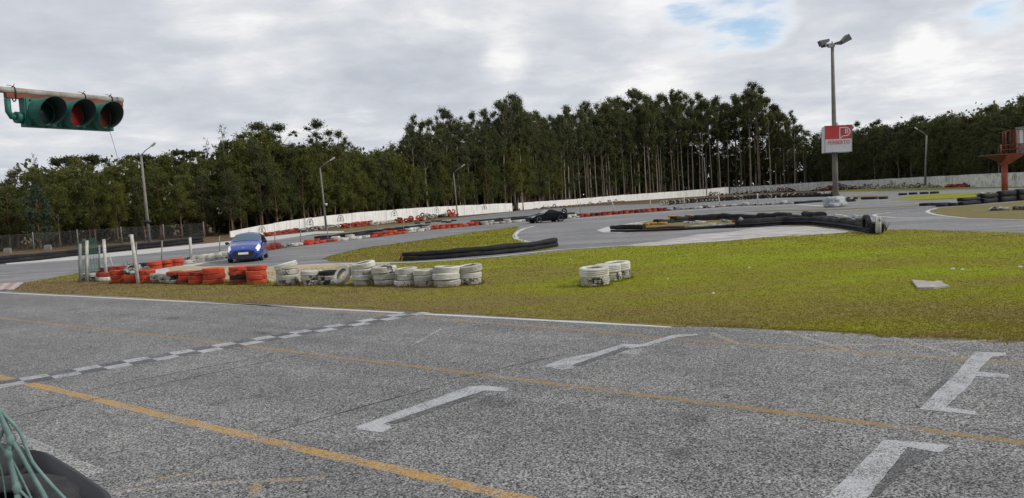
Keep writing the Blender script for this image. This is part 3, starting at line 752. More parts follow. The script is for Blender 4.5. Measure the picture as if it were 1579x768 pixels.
for pts, cols, levels, lab in SEGS:
    w = resample(pg(*pts), 0.80)
    for p in w:
        z = 0.012; k = int(levels) + (1 if random.random() < levels - int(levels) else 0)
        for i in range(k):
            c = random.choice(cols); v = random.choice((0, 0, 2))
            tyre((p.x + random.uniform(-.06, .06), p.y + random.uniform(-.08, .08), z), c, v, lab, lab.replace(' tyre ', ' tyres ', 1),
                 (random.uniform(-.07, .07), random.uniform(-.07, .07), random.uniform(0, 6)), random.uniform(.92, 1.04))
            z += TH[v] * .98
# loose black tyres lying on the outer tracks
for px, py in ((644, 345), (660, 344.5), (669, 342), (677, 342), (685, 343), (692, 343.5), (700, 341), (730, 342), (735, 341.5)):
    p = G(px, py); tyre((p.x, p.y, .006), 'black', 0, 'bare black tyre lying flat on the outer track', 'black tyres lying on the outer track', (0, 0, random.random() * 6), .95)
for px, py in ((1362, 307), (1392, 301), (1408, 300), (1425, 299.3), (1441, 298.6), (1335, 307.5), (1341, 307.3), (1346, 307.2), (1316, 307.5)):
    p = G(px, py); tyre((p.x, p.y, .006), 'black', 2, 'bare black tyre lying flat on the tracks right of the mast', 'black tyres lying right of the mast', (0, 0, random.random() * 6), 1.3)
for px, py in ((1426, 317.5), (1432, 317), (1445, 317.2), (1452, 318.5), (1457, 316.8), (1468, 317.5)):
    p = G(px, py); tyre((p.x, p.y, .006), 'black', 2, 'bare black tyre at the tip of the dry island', 'black tyres at the dry island tip', (0, 0, random.random() * 6), 1.05)
p = G(870, 330); o = tyre((p.x, p.y, .40), 'black', 0, 'bare black tyre standing upright behind the black car', None, (PI / 2, 0, 0.3), 1.0)

# far heaps: one mass
def row_mass(pts, cols, levels, step=0.8, scale=1.0, spread=0.15, stand=0.0):
    for p in resample(pg(*pts), step):
        z = 0.0; k = int(levels) + (1 if random.random() < levels - int(levels) else 0)
        for i in range(k):
            q = Vector((p.x + random.uniform(-spread, spread), p.y + random.uniform(-spread, spread), z)); c = random.choice(cols); v = random.choice((0, 2))
            if random.random() < stand: mass_tyre(q + Vector((0, 0, .36 * scale)), c, v, (PI / 2 + random.uniform(-.3, .3), 0, random.uniform(-.6, .6)), scale)
            else: mass_tyre(q, c, v, (random.uniform(-.2, .2), random.uniform(-.2, .2), 0), scale)
            z += TH[v] * scale * .9
row_mass([(414, 364), (461, 357)], ['dred', 'red'], 2)
row_mass([(466, 358), (490, 354.5)], ['black', 'mixed'], 1.5)
row_mass([(476, 355), (528, 349)], ['white', 'grimy', 'mixed'], 2)
row_mass([(530, 352), (572, 346.5)], ['dred', 'red'], 3)
row_mass([(574, 347), (614, 342)], ['white', 'white', 'grimy'], 2)
row_mass([(616, 344), (648, 341)], ['red', 'red', 'dred'], 3.4, spread=.5, stand=.25)
row_mass([(650, 339.5), (683, 334)], ['white', 'grimy', 'mixed'], 2.5, spread=.4, stand=.3)
row_mass([(681, 335.5), (692, 334)], ['black', 'mixed'], 3, spread=.3)
row_mass([(690, 334.5), (711, 332)], ['red', 'red'], 3.4, spread=.5, stand=.2)
row_mass([(714, 331), (760, 328), (790, 325), (819, 320)], ['grimy', 'white', 'grimy', 'mixed'], 2.0, spread=.5, stand=.12)
row_mass([(800, 320), (818, 318.5)], ['mixed', 'grimy', 'white'], 2.2, spread=.6, stand=.15)
row_mass([(825, 322), (920, 314.5), (1020, 305), (1100, 301)], ['mixed', 'black', 'grimy', 'grimy'], 1.0, step=1.1, spread=.4, stand=.08)
row_mass([(1090, 302), (1160, 298.5), (1226, 295.5)], ['grimy', 'mixed', 'black'], 2, step=1.2, scale=1.2, stand=.3)
row_mass([(1200, 296.5), (1226, 295.5)], ['dred', 'black'], 3, step=1.0, scale=1.2, stand=.3)
row_mass([(1022, 317), (1080, 312), (1140, 308.5), (1200, 305), (1290, 302.5)], ['black', 'black', 'black', 'grimy'], 1, step=.55, spread=.1, stand=1.0)
for _ in range(170):   # the heap at the foot of the wall by the mast
    u = random.random(); x = 1258 + u * 75
    p = G(x, 294.5 - 3.5 * u); h = (1 - abs(2 * u - .9)) * 1.4
    mass_tyre(Vector((p.x + random.uniform(-.8, .8), p.y + random.uniform(-1.0, 1.4), random.uniform(0, max(.2, h)))), random.choice(['mixed', 'grimy', 'black', 'mixed', 'dred']), random.choice((0, 2)),
              (random.uniform(-1, 1), random.uniform(-1, 1), 0), 1.15)
row_mass([(1330, 291.5), (1400, 290), (1458, 288.6)], ['white', 'grimy', 'mixed'], 2.2, step=.9, scale=1.1, spread=.4, stand=.3)
row_mass([(1462, 289.2), (1510, 288), (1566, 286.8)], ['dred', 'dred', 'red'], 3.2, step=.85, scale=1.0, spread=.3)
row_mass([(1568, 287), (1640, 285.5)], ['white', 'grimy'], 3, step=.9, scale=1.0, spread=.3)
row_mass([(1513, 303), (1542, 302)], ['mixed', 'white'], 2, step=.8)
row_mass([(1556, 303), (1650, 301)], ['white', 'grimy', 'mixed'], 2.6, step=.8)
row_mass([(1531, 325), (1600, 323)], ['grimy', 'mixed'], 1.3, step=.7)
me = bpy.data.meshes.new('tyre_heaps'); me.from_pydata(MASS_V, [], MASS_F)
for k in MASS_KEYS: me.materials.append(bpy.data.materials[{'white': 'white_painted_rubber', 'grimy': 'grimy_white_rubber', 'mixed': 'chipped_white_rubber', 'red': 'orange_red_painted_rubber', 'dred': 'dull_red_painted_rubber', 'black': 'bare_black_rubber', 'yellow': 'yellow_painted_rubber'}[k]])
me.polygons.foreach_set('material_index', MASS_M); me.polygons.foreach_set('use_smooth', [True] * len(MASS_F)); me.update()
tag(link('tyre_heaps', me), 'far heaps and rows of painted tyres along the white wall', 'tyres', kind='stuff')

# ------------------------------------------------------------------ rubber belt barriers
def rrect(t, z0, z1, r=0.25):
    h = z1 - z0; a = t / 2
    return [(-a, z0 + h * r), (-a * .8, z0 + .0), (a * .8, z0), (a, z0 + h * r), (a, z1 - h * r), (a * .7, z1 - h * .05), (0, z1), (-a * .7, z1 - h * .05), (-a, z1 - h * r)]
def belt_part(mbx, path, t, z0, z1, seed, wob=0.1, mi=0):
    profs, pp = [], []
    for i, p in enumerate(path):
        k = 1 + wob * mnoise.noise(Vector((p.x * .8 + seed, p.y * .8, seed * 1.7))) * 2
        s = wob * .5 * mnoise.noise(Vector((p.x * .6, p.y * .6 + seed, 9.0)))
        k += wob * .9 * mnoise.noise(Vector((p.x * 2.6 + seed, p.y * 2.6, 4.0))); s += wob * .25 * mnoise.noise(Vector((p.x * 2.9, p.y * 2.9 + seed, 1.0)))
        profs.append([(a + s, z0 + (z - z0) * k) for a, z in rrect(t, z0, z1)]); pp.append(Vector((p.x, p.y, 0.012)))
    mbx.sweep(pp, profs, mi)
def barrier(label, pts, bands, cat='barrier', step=0.5, group=None):
    """bands: list of (part name, thickness, z0, z1, material, wobble, side offset)"""
    w = dense([Vector((p.x, p.y, 0)) for p in pg(*pts)], step, closed=False)
    base = w[0].copy()
    t = thing('rubber_barrier', label, cat, base, 0, group)
    for j, (nm, th, z0, z1, m, wob, so) in enumerate(bands):
        mbx = MB(); path = []
        for i, p in enumerate(w):
            tt = (w[min(i + 1, len(w) - 1)] - w[max(i - 1, 0)]).normalized()
            path.append(p - base + Vector((-tt.y, tt.x, 0)) * so)
        belt_part(mbx, path, th, z0, z1, 3.3 * j + base.x, wob); mbx.build(nm, m, t)
    return t
def pads(t, pts, nseg, th, zlo, zhi, so=0.0, m=None, seed=1):
    """separate overlapping lengths of belt, each sagging at its own height"""
    r_ = random.Random(seed); w = dense([Vector((p.x, p.y, 0)) - Vector((t.location.x, t.location.y, 0)) for p in pg(*pts)], .25, closed=False); n = len(w)
    for i in range(nseg):
        a, b = max(0, int(n * i / nseg) - 1), min(n, int(n * (i + 1) / nseg) + 2); seg = []
        for k in range(a, b):
            tt = (w[min(k + 1, n - 1)] - w[max(k - 1, 0)]).normalized(); seg.append(w[k] + Vector((-tt.y, tt.x, 0)) * (so + r_.uniform(-.03, .03) + .05 * (i % 2)))
        if len(seg) < 2: continue
        top = r_.uniform(zlo, zhi); q = MB(); belt_part(q, seg, th * r_.uniform(.85, 1.15), .02 + .03 * (i % 2), top, r_.uniform(0, 30), .16); q.build('belt', m or M_belt, t)
# left, along the fence
barrier('long black belt barrier along the left fence foot', [(-200, 424), (-60, 412), (60, 401.5), (123, 394), (200, 386), (260, 379.5), (312, 373.5)],
        [('belt', .30, 0, .26, M_belt, .06, 0), ('belt', .34, .27, .52, M_belt, .10, 0.05)])
# grass island barrier with its open left end
t = barrier('black double belt barrier along the near grass island edge', [(623, 402.5), (640, 402), (680, 399.5), (760, 393), (820, 387), (857, 380.5)],
            [('belt', .26, 0, .19, M_belt, .08, 0), ('belt', .40, .19, .42, M_belt, .16, 0.10)], step=.35)
mbx = MB(); e = G(620, 401.5) - Vector(t.location); mbx.tube([e + Vector((-.1, .1, .0)), e + Vector((.05, .2, .42))], .05, 8); mbx.build('stake', simple('brown_timber', (0.16, 0.08, 0.05), (0.09, 0.05, 0.03), 6), t)
# hoop island in the middle
t = barrier('low belt edging at the left of the middle island, black then red then white', [(944, 357.5), (965, 358), (1000, 357), (1060, 354.5), (1140, 350.5)], [('belt', .30, 0.0, .13, M_belt, .06, 0)])
for pts, m, lab, z1 in (([(944, 357), (962, 357.5), (994, 357)], M_belt, 'black bunched belt end', .42), ([(996, 357), (1056, 354.6)], M_belt_red, 'dull red painted belt', .26), ([(1058, 354.5), (1140, 350.5)], M_belt_white, 'worn white painted belt', .24)):
    w = dense([Vector((p.x, p.y, 0)) - Vector(t.location) for p in pg(*pts)], .4, closed=False); mbx = MB(); belt_part(mbx, w, .34, .14, z1, random.random() * 9, .14); mbx.build('belt', m, t)['label'] = lab
barrier('thick curved black belt barrier at the right front of the middle island', [(1135, 351.5), (1165, 350), (1210, 347), (1255, 347), (1300, 352), (1330, 357), (1347, 361)],
        [('belt', .30, 0, .12, M_belt, .05, 0), ('belt', .30, .125, .24, M_belt, .06, -.03)], step=.35)
t = bpy.data.objects[[o.name for o in scene.objects if o.get('label', '').startswith('thick curved black')][0]]
pads(t, [(1135, 351.5), (1165, 350), (1210, 347), (1255, 347), (1300, 352), (1330, 357), (1347, 361)], 5, .5, .42, .52, .20, seed=9)
barrier('black belt covered back row of the middle island', [(1012, 345.5), (1060, 341.5), (1110, 339), (1180, 338.5), (1240, 338), (1285, 340)], [('belt', .3, 0, .14, M_belt, .14, -.2)], step=.25)
t = bpy.data.objects['rubber_barrier.003' if False else [o.name for o in scene.objects if o.get('label', '').startswith('black belt covered back row')][0]]
pads(t, [(1012, 345.5), (1060, 341.5), (1110, 339), (1180, 338.5), (1240, 338), (1285, 340)], 9, .6, .26, .46, .05, seed=4)
IG = 'painted tyres on the middle island'
for px, py, c, lab, rot in ((966, 350.5, 'mixed', 'chipped pale tyre next to the bunched belt end', 0), (976, 349.5, 'white', 'white tyre at the left back of the middle island', 0), (986, 348.5, 'white', 'white tyre touching the yellow tyres', 0),
                       (995, 348, 'yellow', 'left yellow tyre at the middle island', 0), (1006, 347, 'yellow', 'right yellow tyre at the middle island', 0),
                       (1062, 350.5, 'grimy', 'pale tyre behind the left part of the white belt', .1), (1080, 349.5, 'white', 'white tyre behind the middle of the white belt', .1), (1098, 348.5, 'grimy', 'grimy tyre behind the white belt, in mid island', 0), (1117, 347.5, 'mixed', 'chipped tyre behind the right part of the white belt', .15),
                       (1022, 346.5, 'yellow', 'yellow stained tyre just before the black back row', 0), (1145, 348, 'mixed', 'tilted white tyre where the two black belts meet', .8), (1137, 350, 'dred', 'dark red tyre at the belt joint', .3),
                       (1205, 344, 'grimy', 'pale tyre peeking over the belt middle', 0), (1296, 347, 'white', 'white tyre behind the belt right part', .2), (1324, 350, 'white', 'white tyre left of the upright end tyre', .3), (1333, 352, 'grimy', 'tan stained tyre beside the upright end tyre', .3)):
    p = G(px, py); tyre((p.x, p.y, .02 + .18 * bool(rot) + (.2 if px > 1200 else 0)), c, 0, lab, IG, (rot, rot * .5, 1.0), .9)
for px, py in ((1036, 342), (1044, 341.5), (1062, 340.5)):
    p = G(px, py); tyre((p.x, p.y, .34), 'yellow', 1, 'yellow tyre lying on top of the back belt row', IG, (0, 0, 1), .8)
p = G(1353, 362); tyre((p.x, p.y + .15, .40), 'white', 2, 'big ribbed white tyre upright at the island right end', IG, (0.08, PI / 2, -0.32), 1.0)
p = G(1338, 360); tyre((p.x, p.y + .35, .41), 'black', 2, 'big black tyre upright beside the ribbed white one', IG, (0.08, PI / 2, -0.05), 1.05)
# behind the divider
barrier('long low black belt behind the divider, left of centre', [(488, 373.5), (540, 367), (600, 359.5), (660, 352.5)], [('belt', .3, 0, .30, M_belt, .10, 0), ('belt', .35, .3, .44, M_belt, .3, 0)])
barrier('low black belt behind the white divider tyres left of the black car', [(728, 345), (780, 340.5), (830, 336), (886, 332)], [('belt', .3, 0, .28, M_belt, .15, 0), ('belt', .3, .28, .36, M_belt, .3, 0)])
barrier('low black belt leading to the wrapped mast foot', [(1226, 314.5), (1250, 312.5), (1274, 311)], [('belt', .35, 0, .25, M_belt, .1, 0)])
barrier('dark scalloped belt row along the outer track near the mast', [(1110, 309), (1180, 305.5), (1290, 303)], [('belt', .4, 0, .45, M_belt, .3, .3)])
for i, (a, b, h) in enumerate((((1480, 317), (1511, 314.2), .55), ((1513, 314.2), (1538, 312), .75), ((1540, 312), (1566, 309.8), .85), ((1568, 309.8), (1640, 303.5), .9))):
    barrier(('lowest and leftmost', 'second', 'third', 'rightmost') [i] + ' black belt segment of the row right of the dry island tip', [a, b], [('belt', .4, 0, h * .5, M_belt, .06, 0), ('belt', .42, h * .5 + .01, h, M_belt, .06, 0)], group='black belt segments along the dry island')

# ------------------------------------------------------------------ walls with painted emblems
def wall(label, pts, zts, m, emblems=(), panel=2.6):
    """pts world base; zts top height at each; a run of precast panels with thin joints"""
    base = Vector((pts[0].x, pts[0].y, 0)); t = thing('concrete_wall', label, 'wall', base)
    mbx = MB(); acc = []
    for (a, za), (b, zb) in zip(list(zip(pts, zts))[:-1], list(zip(pts, zts))[1:]):
        L = (b - a).length; k = max(1, int(L / panel))
        for i in range(k): acc.append((a.lerp(b, i / k), a.lerp(b, (i + 1) / k), za + (zb - za) * i / k, za + (zb - za) * (i + 1) / k))
    for i, (a, b, z0, z1) in enumerate(acc):
        d = (b - a).normalized(); nv = Vector((-d.y, d.x, 0)); th = .14; j = random.uniform(-.015, .015); dz = random.uniform(-.03, .03)
        a2 = a + d * .025 - base + nv * j; b2 = b - d * .025 - base + nv * j
        q = [a2 + nv * th, b2 + nv * th, b2, a2]
        v = len(mbx.v); mbx.v += [tuple(p) for p in q] + [(q[0].x, q[0].y, z0 + dz), (q[1].x, q[1].y, z1 + dz), (q[2].x, q[2].y, z1 + dz), (q[3].x, q[3].y, z0 + dz)]
        for f in ((0, 3, 2, 1), (4, 5, 6, 7), (0, 1, 5, 4), (1, 2, 6, 5), (2, 3, 7, 6), (3, 0, 4, 7)): mbx.face([v + x for x in f])
    mbx.build('wall_panels', m, t)
    for px, py, R in emblems:
        # where the sight line of that spot meets the wall face
        r = ray(px, py); best = None; zs_at = None
        for a, b, z0, z1 in acc:
            d = (b - a); den = r.x * d.y - r.y * d.x
            if abs(den) < 1e-9: continue
            tt = (a.x * d.y - a.y * d.x) / den; u = ((r.x * tt - a.x) * d.x + (r.y * tt - a.y) * d.y) / d.length_squared
            if 0 <= u <= 1: best = (CAM + r * tt, d.normalized()); zs_at = z0 + (z1 - z0) * u
        if not best: continue
        P, d = best; nv = Vector((-d.y, d.x, 0)); nv = -nv if nv.dot(-Vector((P.x, P.y, 0))) < 0 else nv
        e = MB(); R = min(R, max(.25, (zs_at - P.z) * .92)) if zs_at else R
        def W(u, v): return P - base + d * u + Vector((0, 0, v)) + nv * .035
        n = 14; 
        for i in range(n):
            t0, t1 = PI * i / n - .25 * (i == 0) , PI * (i + 1) / n + .25 * (i == n - 1); ro, ri = R, R * .90
            q = [W(ro * math.cos(t0), ro * math.sin(t0)), W(ro * math.cos(t1), ro * math.sin(t1)), W(ri * math.cos(t1), ri * math.sin(t1)), W(ri * math.cos(t0), ri * math.sin(t0))]
            e.prism(q, nv * .012)
        for i in range(10):
            t0, t1 = 2 * PI * i / 10, 2 * PI * (i + 1) / 10; ro, ri = R * .27, R * .13
            q = [W(ro * math.cos(t0), R * .42 + ro * math.sin(t0)), W(ro * math.cos(t1), R * .42 + ro * math.sin(t1)), W(ri * math.cos(t1), R * .42 + ri * math.sin(t1)), W(ri * math.cos(t0), R * .42 + ri * math.sin(t0))]
            e.prism(q, nv * .012)
        e.prism([W(-R * .42, -R * .1), W(R * .42, -R * .1), W(R * .42, R * .04), W(-R * .42, R * .04)], nv * .012)
        e.build('painted_emblem', M_mark, t)
    return t
def wpt(px, Y): 
    d = ray(px, 300); return Vector((d.x / d.y * Y, Y, 0))
WL = [wpt(350, 86), wpt(399, 90), wpt(438, 95), wpt(497, 103), wpt(560, 112), wpt(640, 124), wpt(701, 136), wpt(789, 152)]
WLz = [AT(x, y, Y).z for x, y, Y in ((350, 357.5, 86), (399, 348, 90), (438, 341.3, 95), (497, 333.3, 103), (560, 327, 112), (640, 320.6, 124), (701, 317.4, 136), (789, 313.2, 152))]
wall('clean white panel wall on the left with painted arch emblems', WL, WLz, M_wall, [(404, 357, .95), (478, 346, 1.0), (525, 340, 1.0), (608, 332, 1.0), (673, 327, 1.0), (747, 322, .9)])
WM = [wpt(798, 160), wpt(880, 188), wpt(962, 208), wpt(1045, 222), wpt(1124, 228)]
WMz = [AT(x, y, Y).z for x, y, Y in ((798, 313, 160), (880, 307.5, 188), (962, 300.5, 208), (1045, 295, 222), (1124, 288.4, 228))]
wall('low stained white wall in the middle behind the brown bank', WM, WMz, M_wall)
WR = [wpt(1126, 229), wpt(1190, 224), wpt(1262, 212), wpt(1330, 190), wpt(1400, 163), wpt(1490, 132), wpt(1579, 110), wpt(1720, 88)]
WRz = [AT(x, y, Y).z for x, y, Y in ((1126, 289, 229), (1190, 285.5, 224), (1262, 280.8, 212), (1330, 277.8, 190), (1400, 274, 163), (1490, 269.5, 132), (1579, 265.5, 110), (1720, 258, 88))]
wall('flaking grey white wall on the right behind the red steel column', WR, WRz, M_wall_worn, [(1375, 284, .9), (1460, 280, .8), (1565, 276.5, .8)])

# ------------------------------------------------------------------ fences and posts
def chain_fence(label, pts, h, spacing, cell, m_wire, m_post, wr=.006, pr=.045):
    base = Vector(pts[0]); t = thing('chain_fence', label, 'fence', base)
    path = resample(pts, spacing); mbx = MB()
    for a, b in zip(path[:-1], path[1:]):
        a, b = a - base, b - base; L = (b - a).length; d = (b - a) / L; n = int(L / cell)
        for i in range(-int(h / cell), n + 1):
            for sgn in (1, -1):
                x0, x1 = i * cell, i * cell + h
                z0, z1 = (0.05, h) if sgn > 0 else (h, 0.05)
                def cl(x): return min(max(x, 0), L)
                u0, u1 = cl(x0), cl(x1)
                if u1 - u0 < .01: continue
                za = z0 + (z1 - z0) * (u0 - x0) / h; zb = z0 + (z1 - z0) * (u1 - x0) / h
                mbx.tube([a + d * u0 + Vector((0, 0, za)), a + d * u1 + Vector((0, 0, zb))], wr, 3, cap=False)
        mbx.tube([a + Vector((0, 0, h)), b + Vector((0, 0, h))], wr * 1.3, 3, cap=False)
    mbx.build('wire_mesh', m_wire, t)
    for p in path:
        q = MB(); q.tube([p - base, p - base + Vector((random.uniform(-.03, .03), 0, h + .15))], pr, 6); q.build('post', m_post, t)
    return t
F_pts = [wpt(-120, 66), wpt(3, 76), wpt(120, 81), wpt(221, 84), wpt(302, 86), wpt(346, 86)]
chain_fence('long grey chain link fence before the left wood', F_pts, 1.75, 4.1, .16, M_wire, M_post_grey, wr=.0035)
for i, (px, Y) in enumerate(((3, 75), (66, 78))):
    mbx = MB(); mbx.box((0, 0, .25), (.55, .5, .5), .2); mbx.box((0, 0, .52), (.4, .36, .06), .2)
    o = mbx.build('concrete_block', M_conc, loc=wpt(px, Y)); tag(o, ('leftmost', 'second')[i] + ' grey concrete footing block at the left fence', 'concrete block', 'concrete blocks at the fence')
# concrete posts around the front left tyres
PG_ = 'upright posts around the left end of the tyre wall'
for px0, py0, px1, py1, r, m, lab in ((134, 434.5, 134, 371, .07, M_post_white, 'left one of the two upright thick white posts'), (164, 433, 160, 369, .07, M_post_white, 'right one of the two upright thick white posts, its foot stained red'),
                                       (213.5, 438, 202.5, 361.5, .07, M_post_white, 'thick white post leaning left before the red stacks'), (123.5, 436, 123.5, 376, .06, M_post_grey, 'grey post at the outer corner of the green net'),
                                       (153.5, 419, 153, 378, .05, M_post_grey, 'thin grey post behind the two upright white ones'), (210.5, 412, 210, 374, .035, M_post_grey, 'thin dark post behind the leaning white one'),
                                       (175, 416, 168, 390, .03, M_post_white, 'short thin pole leaning behind the second white post'), (191, 410, 188, 397, .02, M_post_grey, 'short rusty rod sticking up behind the red stacks'), (196, 409, 197, 398, .02, M_post_grey, 'second short rod right of the rusty one')):
    p = G(px0, py0); q = AT(px1, py1, p.y)
    mbx = MB(); mbx.tube([Vector((0, 0, 0)), (q - p) * .5, q - p], [r, r * .98, r * .93], 10)
    tag(mbx.build('post', m, loc=p), lab, 'post', PG_)
# green net panel
t = thing('net_fence', 'green wire net panel round the left end of the tyre wall', 'net', G(123.5, 436)); bse = Vector(t.location)
mbx = MB()
for (xa, ya), (xb, yb) in (((123.5, 436), (134, 434.5)), ((134, 434.5), (164, 433)), ((123.5, 436), (153.5, 419))):
    a, b = G(xa, ya), G(xb, yb); L = (b - a).length; d = (b - a) / L
    dens = .08 if xb < 140 else .13
    n = int(L / dens); h = 1.75
    for i in range(n + 1): mbx.tube([a - bse + d * (i * dens), a - bse + d * (i * dens) + Vector((0, 0, h))], .0038, 3, cap=False)
    for i in range(int(h / dens)): mbx.tube([a - bse + Vector((0, 0, i * dens)), b - bse + Vector((0, 0, i * dens))], .0038, 3, cap=False)
mbx.build('wire_mesh', M_green_net, t)
# slim marker posts on the divider, joined by two thin wires
MP = [(249, 412, 250, 371), (295, 406, 293, 366), (340, 398, 338, 364), (424, 381, 424, 357), (463.5, 377.5, 463.5, 356), (506, 372, 504, 348), (544, 367, 540, 346), (581.5, 362, 581.5, 341), (622.5, 358, 622.5, 340),
      (785.6, 343.5, 785.6, 323.5), (895, 332, 895, 312.5), (946.5, 328, 944, 310), (1004, 322.5, 1002, 307), (1056, 318, 1054.5, 304), (1110.5, 319, 1107.5, 301), (1168.5, 315, 1168, 298), (1196, 314, 1196, 303)]
for i, (a, b, c, d) in enumerate(MP):
    p = G(a, b); q = AT(c, d, p.y); white = a > 900 or i == 1
    mbx = MB(); mbx.tube([(0, 0, 0), q - p], .07 if white else .035, 6); mbx.tube([(q - p) * .985, (q - p)], [.075 if white else .04] * 2, 6)
    tag(mbx.build('marker_post', M_post_white if white else M_post_grey, loc=p), ('slim white marker post on the divider right of the black car' if a > 880 else 'slim pale marker post on the divider left of the blue car' if i == 1 else 'slim grey marker post on the divider tyres between the cars and the net'), 'marker post',
        'white marker posts right of the black car' if a > 880 else ('pale marker post' if i == 1 else 'grey marker posts along the divider'))

# ------------------------------------------------------------------ lamp posts, mast, sign
def lamp_post(label, bpx, Y, top, tip, r0, m, flip=1):
    p = wpt(bpx, Y); tp = AT(top[0], top[1], Y); tpp = AT(tip[0], tip[1], Y - .3)
    t = thing('street_lamp', label, 'street lamp', p, 0, 'lamp posts along the track')
    mbx = MB(); mbx.tube([(0, 0, 0), (tp - p) * .5, tp - p], [r0, r0 * .8, r0 * .6], 10); mbx.build('pole', m, t)
    a = tp - p; b = tpp - p
    mbx = MB(); mbx.tube([a, a.lerp(b, .4) + Vector((0, 0, .12)), b], .045, 6); mbx.build('arm', M_galv, t)
    d = (b - a).normalized(); mbx = MB()
    M = d.to_track_quat('X', 'Z').to_matrix()
    mbx.box(b + d * .25, (.62, .24, .12), 0, 0, M); mbx.box(b + d * .30 + Vector((0, 0, -.08)), (.42, .2, .05), 0, 0, M); mbx.build('lamp_head', M_lamp, t)
    return t, p, tp
t, p, tp = lamp_post('tallest grey lamp post, left by the chain link fence', 224.5, 80, (217.5, 240), (234, 225), .175, M_conc)
mbx = MB(); mbx.tube([(tp - p) * .235, (tp - p) * .27], .36, 8); mbx.build('clamp_box', M_black, t)
t, p, tp = lamp_post('grey lamp post with small white floodlight before the arch wall', 499.5, 98, (493.5, 259), (510, 247), .14, M_conc)
mbx = MB(); mbx.lathe([(0, -.18), (.14, -.12), (.2, .05), (.18, .14), (0, .16)], 12, Matrix.Translation((tp - p) * .4 + Vector((.3, -.1, 0)))); mbx.build('floodlight', M_lamp, t)
lamp_post('slim grey lamp post at the red tyre heap by the wall', 703.5, 126, (699.3, 267), (712, 257), .115, M_conc)
lamp_post('far lamp post half lost among the tall trunks', 1090, 205, (1085.5, 243), (1078, 234), .13, M_conc)
lamp_post('grey lamp post with left pointing arm before the right wood', 1426.5, 150, (1428.7, 209), (1414, 199), .22, M_conc)

mp = G(1289, 317); mY = mp.y
mast = thing('floodlight_mast', 'tall concrete mast carrying four floodlights and the red and white sign', 'mast', mp)
top = AT(1283.3, 68, mY) - mp
mbx = MB(); mbx.tube([(0, 0, 0), top * .3, top * .6, top], [.28, .25, .2, .14], 14); mbx.build('pole', M_conc_mast, mast)
mbx = MB(); mbx.box(top + Vector((0, 0, .0)), (1.5, .14, .14)); mbx.box(top + Vector((-.1, 0, -.2)), (.6, .3, .22)); mbx.tube([top, top + Vector((0, 0, .25))], .07, 8); mbx.build('crossarm', M_galv, mast)
def flood(c, tilt, yaw, s):
    q = MB(); M = Matrix.Rotation(yaw, 3, 'Z') @ Matrix.Rotation(tilt, 3, 'Y')
    b = len(q.v)
    pts = [(-.5, -.28, -.2), (.5, -.4, -.32), (.5, .4, -.32), (-.5, .28, -.2), (-.5, -.28, .12), (.5, -.4, .32), (.5, .4, .32), (-.5, .28, .12)]
    q.v = [tuple(Vector(c) + M @ (Vector(p) * s)) for p in pts]
    for f in ((0, 3, 2, 1), (4, 5, 6, 7), (0, 1, 5, 4), (2, 3, 7, 6), (3, 0, 4, 7), (1, 2, 6, 5)): q.face(f)
    q.box(Vector(c) + M @ Vector((-.55 * s, 0, 0)), (.2 * s, .3 * s, .22 * s), 0, 0, M)
    q.build('floodlight', simple('dark_grey_housing', (0.10, 0.105, 0.11), (0.06, 0.06, 0.065), 5, .5), mast)
flood(top + Vector((-.85, -.1, .22)), .35, PI, .85); flood(top + Vector((1.15, -.1, .30)), -.55, 0.15, .95)
flood(top + Vector((-.65, .1, -.08)), .05, PI + .5, .6); flood(top + Vector((.55, -.1, .05)), .0, -.5, .55)
# the sign: a four sided box hung round the mast
c = (AT(1290, 215, mY) - mp)
sw, sh, sd = 2.42, 2.5, 1.9
SR = Matrix.Rotation(math.radians(1.5), 3, 'Y') @ Matrix.Rotation(math.radians(-13), 3, 'Z')
sign = thing('sign_box', 'red and white four sided advertising box lettered FERBERTO on the mast', 'sign', mp + c)
q = MB(); q.box((0, 0, 0), (sw, sd, sh), 0, 0, SR); q.build('box_cover', M_sign_white, sign)
q = MB(); q.box(SR @ Vector((0, -sd / 2 - .004, sh * .245)), (sw - .02, .02, sh * .50), 0, 0, SR); q.build('red_panel', M_sign_red, sign)
q = MB()
for sx in (-1, 1):
    q.box(SR @ Vector((sx * (sw / 2), -sd / 2, 0)), (.05, .05, sh + .06), 0, 0, SR)
for sz in (-1, 1): q.box(SR @ Vector((0, -sd / 2, sz * (sh / 2 + .01))), (sw + .1, .06, .04), 0, 0, SR)
q.build('frame', M_post_grey, sign)
def text(body, size, loc, m, name, ext=.006):
    cu = bpy.data.curves.new(name, 'FONT'); cu.body = body; cu.size = size; cu.align_x = 'CENTER'; cu.align_y = 'CENTER'; cu.extrude = ext; cu.offset = 0.005
    cu.materials.append(m); o = bpy.data.objects.new(name, cu); COL.objects.link(o); o.parent = sign
    R = (SR @ Matrix.Rotation(PI / 2, 3, 'X')).to_4x4()
    o.matrix_local = Matrix.Translation(SR @ Vector(loc)) @ R
    dg = bpy.context.evaluated_depsgraph_get(); me_ = bpy.data.meshes.new_from_object(o.evaluated_get(dg)); me_.materials.clear(); me_.materials.append(m)
    o2 = link(name, me_, sign); o2.matrix_local = o.matrix_local.copy(); bpy.data.objects.remove(o); return o2
text('FERBERTO', .43, (.03, -sd / 2 - .02, -.36), M_sign_text, 'lettering').scale = (1.0, 1.15, 1)
